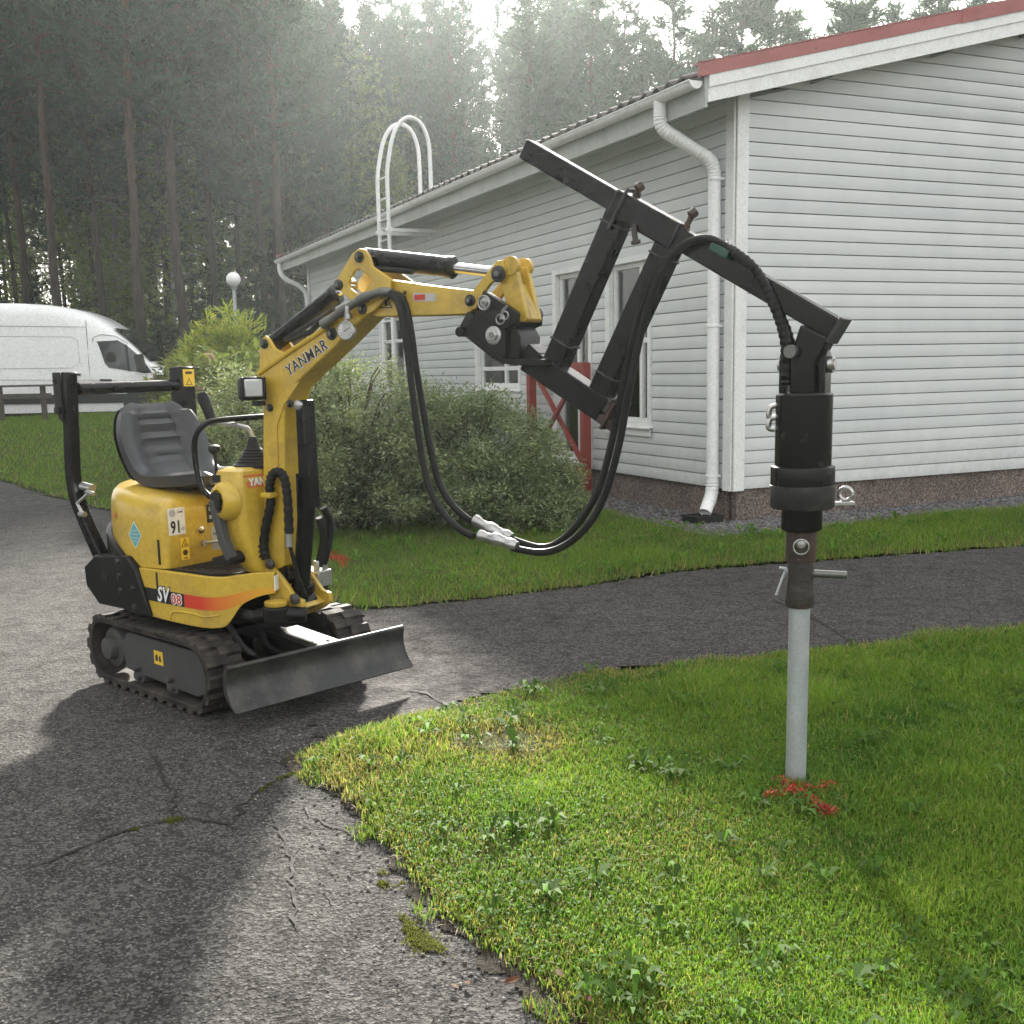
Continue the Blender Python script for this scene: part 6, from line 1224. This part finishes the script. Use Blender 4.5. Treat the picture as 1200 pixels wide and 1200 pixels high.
# ---------------------------------------------------------------- shrubs
def shrub(name, lab, cat, loc, rx, ry, H, n_st, n_lf, leaf, cols, seed, droop=.35, upright=0., flower=None, group=None):
    """arching leafy shoots from a common base; leaves sit in sprays along every shoot"""
    r = np.random.default_rng(seed); t_ = thing(name, lab, cat, loc, 0, group); mb = MB(); V, Cc, FV, FC = [], [], [], []
    per = n_lf//n_st
    for i in range(n_st):
        az = r.uniform(0, 6.28); ro = math.sqrt(r.uniform(0, 1)); tip = np.array([rx*ro*math.cos(az), ry*ro*math.sin(az), 0.])
        hh = H*(1-.72*ro**2.0)*r.uniform(.72, 1.03)*(1 if r.uniform() < .7 else .55); base = tip*.18*r.uniform(.4, 1.2); base[2] = 0
        tip[2] = hh; c1 = base+(tip-base)*.42; c1[2] = hh*(1.05 if upright < .5 else .6)
        end = tip+np.array([math.cos(az), math.sin(az), 0])*hh*.30*droop*r.uniform(.3, 1.2); end[2] = hh*(1-.38*droop*r.uniform(.2, 1.2))
        ts = np.linspace(0, 1, 7); cv_ = [(1-t)**3*base+3*(1-t)**2*t*c1+3*(1-t)*t*t*tip+t**3*end for t in ts]; cv_ = np.array(cv_)
        if i % 2 == 0: mb.tube([tuple(p) for p in cv_], [.009*(1-.8*t)*H/1.5+.001 for t in ts], 4, caps=False)
        tt = np.where(r.uniform(0, 1, per) < .7, 1-r.beta(1.15, 2.2, per)*.92, r.uniform(.08, 1, per)); pos = np.stack([np.interp(tt, ts, cv_[:, k]) for k in range(3)], 1)
        spr = .05+.20*(H/1.6)*np.sin(np.pi*np.clip(tt, .1, .97))**.8; off = r.normal(0, 1, (per, 3)); off /= np.linalg.norm(off, axis=1)[:, None]; off[:, 2] *= .75; rad = spr*r.uniform(0, 1, per)**.6
        pos = pos+off*rad[:, None]; pos[:, 2] = np.maximum(pos[:, 2], .02)
        d = off*np.array([1, 1, .4])+r.normal(0, .35, (per, 3)); d[:, 2] += .25-.5*droop*r.uniform(0, 1, per)+.6*upright; d /= np.linalg.norm(d, axis=1)[:, None]
        s_ = np.cross(d, np.array([0, 0, 1.])+r.normal(0, .45, (per, 3))); s_ /= np.linalg.norm(s_, axis=1)[:, None]+1e-9
        ln = leaf[0]*r.uniform(.6, 1.35, per)[:, None]; wd = leaf[1]*r.uniform(.7, 1.2, per)[:, None]; nn = np.cross(s_, d)
        V.append(np.stack([pos, pos+d*ln*.5+s_*wd+nn*ln*.06, pos+d*ln-nn*ln*.08, pos+d*ln*.5-s_*wd+nn*ln*.06], 1))
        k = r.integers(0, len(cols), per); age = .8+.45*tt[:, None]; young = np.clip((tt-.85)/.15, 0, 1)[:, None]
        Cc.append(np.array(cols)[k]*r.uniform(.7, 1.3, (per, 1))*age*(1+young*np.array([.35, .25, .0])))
        if flower and r.uniform() < flower[0]:
            m_ = 60; q = r.normal(0, 1, (m_, 3)); q /= np.linalg.norm(q, axis=1)[:, None]; pp = end+q*r.uniform(.2, 1, (m_, 1))*np.array([.07, .07, .10])+np.array([0, 0, .05])
            u_ = r.normal(0, 1, (m_, 3)); u_ /= np.linalg.norm(u_, axis=1)[:, None]; v_ = np.cross(u_, q); v_ /= np.linalg.norm(v_, axis=1)[:, None]+1e-9; z_ = .018
            FV.append(np.stack([pp-u_*z_, pp+v_*z_, pp+u_*z_, pp-v_*z_], 1)); FC.append(np.array(flower[1])*r.uniform(.7, 1.2, (m_, 1)))
    mb.build('stems', M['twig'], t_)
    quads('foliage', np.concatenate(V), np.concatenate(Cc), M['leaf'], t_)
    if FV: quads('flower_heads', np.concatenate(FV), np.concatenate(FC), M['petal'], t_)
    return t_
GR = [(.155, .205, .11), (.185, .235, .13), (.13, .175, .09), (.22, .26, .16)]
PG = [(.20, .24, .13), (.25, .275, .165), (.16, .20, .095), (.28, .295, .18)]
YG = [(.24, .27, .05), (.19, .24, .05), (.30, .30, .06), (.15, .20, .045)]
shrub('shrub', 'broad dark green shrub with arching feathery shoots at the house wall', 'shrub', (-.36, 10.15, 0), 1.05, .95, 1.40, 230, 56000, (.042, .0088), GR, 101, droop=.55)
shrub('shrub', 'tall pale green shrub in the middle, behind the boom', 'shrub', (-1.42, 9.9, 0), 1.05, .95, 1.74, 230, 58000, (.042, .009), GR+PG, 102, droop=.5)
shrub('shrub', 'pale grey-green shrub directly behind the excavator seat', 'shrub', (-2.35, 10.6, 0), 1.0, .9, 1.66, 170, 32000, (.044, .010), PG+GR[:1], 103, droop=.45)
shrub('shrub', 'low dark green shrub at the right end of the shrub row', 'shrub', (.22, 9.85, 0), .50, .55, .60, 110, 15000, (.040, .0088), GR, 104, droop=.6)
shrub('hydrangea', 'hydrangea bush with faded pink flower heads below the lamp', 'shrub', (-3.15, 13.2, .05), 1.15, .8, 1.72, 120, 12000, (.10, .030), [(.14, .19, .055), (.17, .21, .06), (.20, .22, .075)], 105, droop=.2, flower=(.85, (.46, .33, .27)))
shrub('hydrangea', 'smaller hydrangea with pinkish heads left of the yellow-green bush', 'shrub', (-4.42, 15.2, .2), .45, .6, 1.62, 60, 5000, (.10, .030), [(.10, .14, .035), (.14, .16, .045)], 106, droop=.25, flower=(.8, (.44, .30, .24)))
shrub('willow_bush', 'upright yellow-green bush with long narrow shoots left of the lamp', 'shrub', (-3.62, 14.6, .2), .92, .75, 2.10, 170, 19000, (.12, .012), YG, 107, droop=.05, upright=.8)

# ---------------------------------------------------------------- the wood behind
def tree_meshes(kind, seed, H, cs, spread, cols, tufts, nl, dens=1.):
    r = np.random.default_rng(seed); mb = MB(); zs = np.linspace(0, H, 12); wob = np.cumsum(r.normal(0, .035, (12, 2)), 0); rb0 = .0050*H+.018
    mb.tube([(wob[i, 0], wob[i, 1], z) for i, z in enumerate(zs)], [max(.012, rb0*(1-z/H)**.8+.012) for z in zs], 9)
    def axis(z): return np.array([np.interp(z, zs, wob[:, 0]), np.interp(z, zs, wob[:, 1]), z])
    V, Cc = [], []
    z = cs
    if kind == 'pine':
        for _ in range(int(9*dens)):                                # dead stubs below the crown
            zz = r.uniform(cs*.35, cs); az = r.uniform(0, 6.28); L = r.uniform(.3, 1.5); p = axis(zz); d = np.array([math.cos(az), math.sin(az), r.uniform(-.3, .15)]); mb.tube([tuple(p), tuple(p+d*L*.5), tuple(p+d*L+np.array([0, 0, r.uniform(-.2, .1)]))], [.022, .015, .006], 4, caps=False)
    while z < H-.15:
        t = (z-cs)/(H-cs); nb = int(r.integers(3, 6)); a0 = r.uniform(0, 6.28)
        for b in range(nb):
            az = a0+b*6.28/nb+r.normal(0, .3)
            prof = {'pine': (.55+.45*math.sin(math.pi*min(1, t*1.6+.2)) if t < .5 else (1-t)**.75*1.35+.05), 'spruce': (1-t)**.9+.05, 'birch': math.sin(math.pi*min(1, .12+t*.86))**.7+.05}[kind]
            L = spread*prof*r.uniform(.55, 1.15); rise = {'pine': .22+.5*t, 'spruce': -.22+.35*t, 'birch': .75}[kind]+r.normal(0, .12)
            p0 = axis(z+r.uniform(-.15, .15)); d = np.array([math.cos(az), math.sin(az), rise]); d /= np.linalg.norm(d); sag_ = -.30*L if kind == 'birch' else (-.06*L if kind == 'pine' else .10*L)
            p1 = p0+d*L*.55; p2 = p0+d*L+np.array([0, 0, sag_+.12*L*(kind == 'pine')])
            mb.tube([tuple(p0), tuple(p1), tuple(p2)], [.012+.010*L, .008+.004*L, .003], 4, caps=False)
            m_ = max(4, int(tufts*L/spread)); s_ = r.uniform({'pine': .30, 'spruce': .08, 'birch': .25}[kind], 1.06, m_); c_ = np.where(s_[:, None] < .55, p0+(p1-p0)*(s_[:, None]/.55), p1+(p2-p1)*((s_[:, None]-.55)/.45))
            w_ = (.10+.30*L*np.sin(np.pi*np.clip(s_, .1, .95)))[:, None]; c_ = c_+r.normal(0, 1, (m_, 3))*w_*np.array([.42, .42, .20 if kind != 'birch' else .5])-(np.array([0, 0, .35])*r.uniform(0, 1, (m_, 1)) if kind == 'birch' else 0)
            for _ in range(nl):
                q = r.normal(0, 1, (m_, 3)); q[:, 2] = q[:, 2]*.7+{'pine': .55, 'spruce': -.1, 'birch': -.6}[kind]; q += d*.6; q /= np.linalg.norm(q, axis=1)[:, None]
                u_ = np.cross(q, r.normal(0, 1, (m_, 3))); u_ /= np.linalg.norm(u_, axis=1)[:, None]+1e-9; ln = {'pine': .24, 'spruce': .22, 'birch': .11}[kind]*r.uniform(.6, 1.3, (m_, 1)); wd = {'pine': .025, 'spruce': .026, 'birch': .042}[kind]*r.uniform(.7, 1.3, (m_, 1))
                o_ = r.normal(0, .05, (m_, 3)); a = c_+o_
                V.append(np.stack([a-u_*wd, a+u_*wd, a+q*ln+u_*wd*.5, a+q*ln-u_*wd*.5], 1)); k = r.integers(0, len(cols)); Cc.append(np.array(cols[k])*r.uniform(.7, 1.3, (m_, 1)))
        z += r.uniform(.35, .65) if kind != 'birch' else r.uniform(.22, .42)
    tm_ = mb.mesh('trunk', M['bark'] if kind != 'birch' else M['birch']); V = np.concatenate(V); Cc = np.concatenate(Cc); o = quads('crown', V, Cc, M['needle'] if kind != 'birch' else M['leaf']); cm = o.data; bpy.data.objects.remove(o); return tm_, cm, len(V)
PN_ = [(.036, .072, .046), (.048, .090, .056), (.028, .058, .038)]
BI_ = [(.18, .23, .075), (.23, .27, .09), (.14, .19, .065)]
SP_ = [(.028, .048, .024), (.036, .058, .028)]
TM = {'pine': [tree_meshes('pine', 200+i, 18., c_, s_, PN_, 46, 4) for i, (c_, s_) in enumerate(((7.2, 2.1), (8.2, 1.9), (6.2, 2.3), (7.8, 2.4), (5.5, 2.0)))],
      'young': [tree_meshes('pine', 220+i, 12., c_, 1.55, [(.055, .092, .058), (.070, .108, .066), (.046, .08, .052)], 60, 4) for i, c_ in enumerate((2.5, 3.2, 1.8))],
      'birch': [tree_meshes('birch', 240+i, 13., c_, 1.7, BI_, 26, 3) for i, c_ in enumerate((2.6, 3.4, 1.9))],
      'spruce': [tree_meshes('spruce', 260+i, 6.5, .35, 1.5, SP_, 46, 4) for i in range(2)]}
NB = {}
def tree(kind, x, y, H, lab, cat, group, rz=None, z=None, sx=1.):
    base = {'pine': 18., 'young': 12., 'birch': 13., 'spruce': 6.5}[kind]; k = NB.get(kind, 0); NB[kind] = k+1; tm_, cm, _ = TM[kind][k % len(TM[kind])]
    t = thing({'pine': 'pine_tree', 'young': 'young_pine', 'birch': 'birch_tree', 'spruce': 'spruce_tree'}[kind], lab, cat, (x, y, (.55 if x < 3 else .3) if z is None else z), random.uniform(0, 6.28) if rz is None else rz, group)
    s = H/base; t.scale = (s*sx, s*sx, s)
    for nm, me in (('trunk', tm_), ('crown', cm)): o = bpy.data.objects.new(nm, me); C.objects.link(o); o.parent = t
    return t
def hcap(x, y, H): return min(H, .395*(y-7.5)-.5) if -5.4 < x < 2.8 else H
# the trunks one can pick out, by their place across the picture (x at 35 m, distance, height)
front = [(5, 31, 19, 'bare-stemmed pine, leftmost trunk above the van roof'), (28, 36, 18, 'thin pine just right of the leftmost trunk'), (62, 33, 19, 'slender reddish pine rising behind the van roof'), (102, 30, 19, 'pine with a dark bent trunk right of the van cab'), (143, 32, 18, 'slim reddish-stemmed pine behind the van bonnet'),
         (190, 28, 18.5, 'tall pine with a reddish lower trunk left of the yellow-green bush'), (225, 34, 18, 'pine paired close with the thickest red-barked trunk'), (237, 29, 20, 'thickest red-barked pine, left of the lamp'), (272, 33, 18, 'pine with drooping side limbs straight above the lamp globe'), (328, 31, 18, 'dark pine above the far end of the eave'),
         (353, 30, 18, 'pine rising behind the far downpipe'), (375, 44, 17, 'thin pine between far downpipe and ladder'), (400, 45, 16, 'pine left of the ladder hoops'), (500, 46, 16, 'pine right behind the ladder hoops'), (550, 45, 16, 'red-stemmed pine in the sun glare right of the ladder')]
def bx(px, y): return (px-600-8)/1306*y*1.005
for px, d, H, lab in front: x = bx(px, d); tree('pine', x, d, hcap(x, d, H), lab, 'pine tree', 'pines at the edge of the wood')
r = np.random.default_rng(77)
def zone(px): return 'behind the van' if px < 170 else 'behind the lamp' if px < 320 else 'behind the far end of the eave' if px < 440 else 'behind the roof ladder' if px < 580 else 'above the roof near the gable'
for i in range(34):
    y = r.uniform(33, 64); px = r.uniform(-140, 600) if i % 3 else r.uniform(330, 770); y = 45+(y-33)*.65 if 410 < px < 700 else y; x = bx(px, y); H = r.uniform(15, 19.5)
    tree('pine', x, y, hcap(x, y, H), 'pine standing deeper in the wood '+zone(px), 'pine tree', 'pines deeper in the wood '+zone(px))
for i, (px, d, H) in enumerate([(640, 40, 12.3), (668, 45, 13.5), (700, 38, 11.8), (735, 44, 13.2), (790, 40, 13.0), (765, 47, 13.0), (820, 47, 12.8), (845, 41, 11.9), (872, 40, 12.8), (905, 42, 13.4), (935, 46, 13), (985, 40, 12.6), (1005, 46, 13.4), (1035, 44, 12.6), (1075, 41, 12.6), (1100, 46, 13.8), (1135, 42, 13), (1180, 44, 13.5), (1230, 43, 13)]):
    x = bx(px, d); tree('young', x, d, H*1.10, 'hazy young pine showing its top above the red-edged roof', 'pine tree', 'young pines behind the roof', z=.3, sx=1.3)
for i in range(26):
    y = r.uniform(33, 47); px = r.uniform(-20, 425); x = bx(px, y); tree('pine', x, y, hcap(x, y, r.uniform(14, 18)), 'slender pine at the edge of the wood '+zone(px), 'pine tree', 'slender pines '+zone(px), sx=.72)
for i in range(16):
    y = r.uniform(50, 64); px = r.uniform(400, 740); x = bx(px, y); tree('pine', x, y, hcap(x, y, 20), 'pine standing deeper in the wood '+zone(px), 'pine tree', 'pines deeper in the wood '+zone(px))
for i in range(50):
    y = r.uniform(34, 58); px = r.uniform(-60, 520); x = bx(px, y); tree('birch', x, y, hcap(x, y, r.uniform(8, 13)), 'light green birch between the pine trunks '+zone(px), 'birch tree', 'birches '+zone(px))
for i, (px, d, H) in enumerate([(300, 27, 3.6), (250, 30, 4.2), (325, 30, 4.6), (20, 34, 5.5), (140, 35, 4.5), (212, 31, 3.0), (70, 40, 5), (280, 38, 6), (345, 36, 6), (400, 42, 6), (170, 44, 6)]):
    tree('spruce', bx(px, d), d, H, ['dark spruce right below the lamp globe', 'dark spruce left of the lamp pole', 'dark spruce under the far eave end', 'dark spruce above the van roof', 'spruce seen over the van cab', 'low spruce right of the van', 'spruce far back left of the wood', 'spruce far back behind the lamp', 'spruce behind the far downpipe', 'spruce far back above the far eave', 'spruce far back over the van bonnet'][i], 'spruce tree', 'spruces under the pines')
for i, (x, y) in enumerate([(-15, 6), (-17, 2), (-20, 5), (-16, -2), (-19, -5), (-13.5, 8), (-15.5, 3.5), (-18, 7.5), (-15, -4), (-24, 8), (-19, 11), (-20, 14), (-21.5, 17), (-18, 12.5), (-24, 11), (-23, 15), (-20, 20), (-25, 19), (-17.5, 9.8), (-18.5, 16)]):  # unseen pines, added to cut low sky light on the long wall
    tree('pine', x, y, r.uniform(15, 19), 'unseen pine added left of the drive to dim the long wall', 'pine tree', 'unseen pines added left of the drive', z=0.)
# undergrowth that reads as one mass, and the far side of the wood
n = 110000; y = r.uniform(29, 60, n); x = (r.uniform(-160, 760, n)-608)/1306*y; cl = fbm(x*.7, y*.7, 301, 3); hgt = (1.2+1.8*sstep(.5+cl)+.04*(y-29))*r.uniform(0, 1, n)**.8; k = (cl > -.45); x, y, hgt = x[k], y[k], hgt[k]; n = len(x)
q = r.normal(0, 1, (n, 3)); q /= np.linalg.norm(q, axis=1)[:, None]; u_ = np.cross(q, r.normal(0, 1, (n, 3))); u_ /= np.linalg.norm(u_, axis=1)[:, None]; p = np.stack([x, y, .5+hgt], 1); s_ = r.uniform(.05, .12, (n, 1))
col = np.array([(.05, .075, .025), (.075, .09, .03), (.11, .10, .035), (.04, .06, .025)])[r.integers(0, 4, n)]*r.uniform(.7, 1.3, (n, 1))
tag(quads('undergrowth', np.stack([p-u_*s_*.6, p+q*s_*.5-u_*0, p+u_*s_*.6, p-q*s_*.5], 1), col, M['leaf']), kind='stuff')
# air: thin bright haze through the wood
def haze(dens=.0008):
    mb = MB(); mb.box((-2, 30, 11.2), (90, 84, 26)); o = mb.build('haze', None); m = bpy.data.materials.new('haze_air'); m.use_nodes = True; nt = m.node_tree; nt.nodes.clear()
    v = nt.nodes.new('ShaderNodeVolumePrincipled'); ou = nt.nodes.new('ShaderNodeOutputMaterial'); v.inputs['Color'].default_value = (.86, .95, .96, 1); v.inputs['Density'].default_value = dens; v.inputs['Anisotropy'].default_value = .68; nt.links.new(v.outputs[0], ou.inputs['Volume']); o.data.materials.append(m); return tag(o, kind='stuff')
if HAZE: haze()
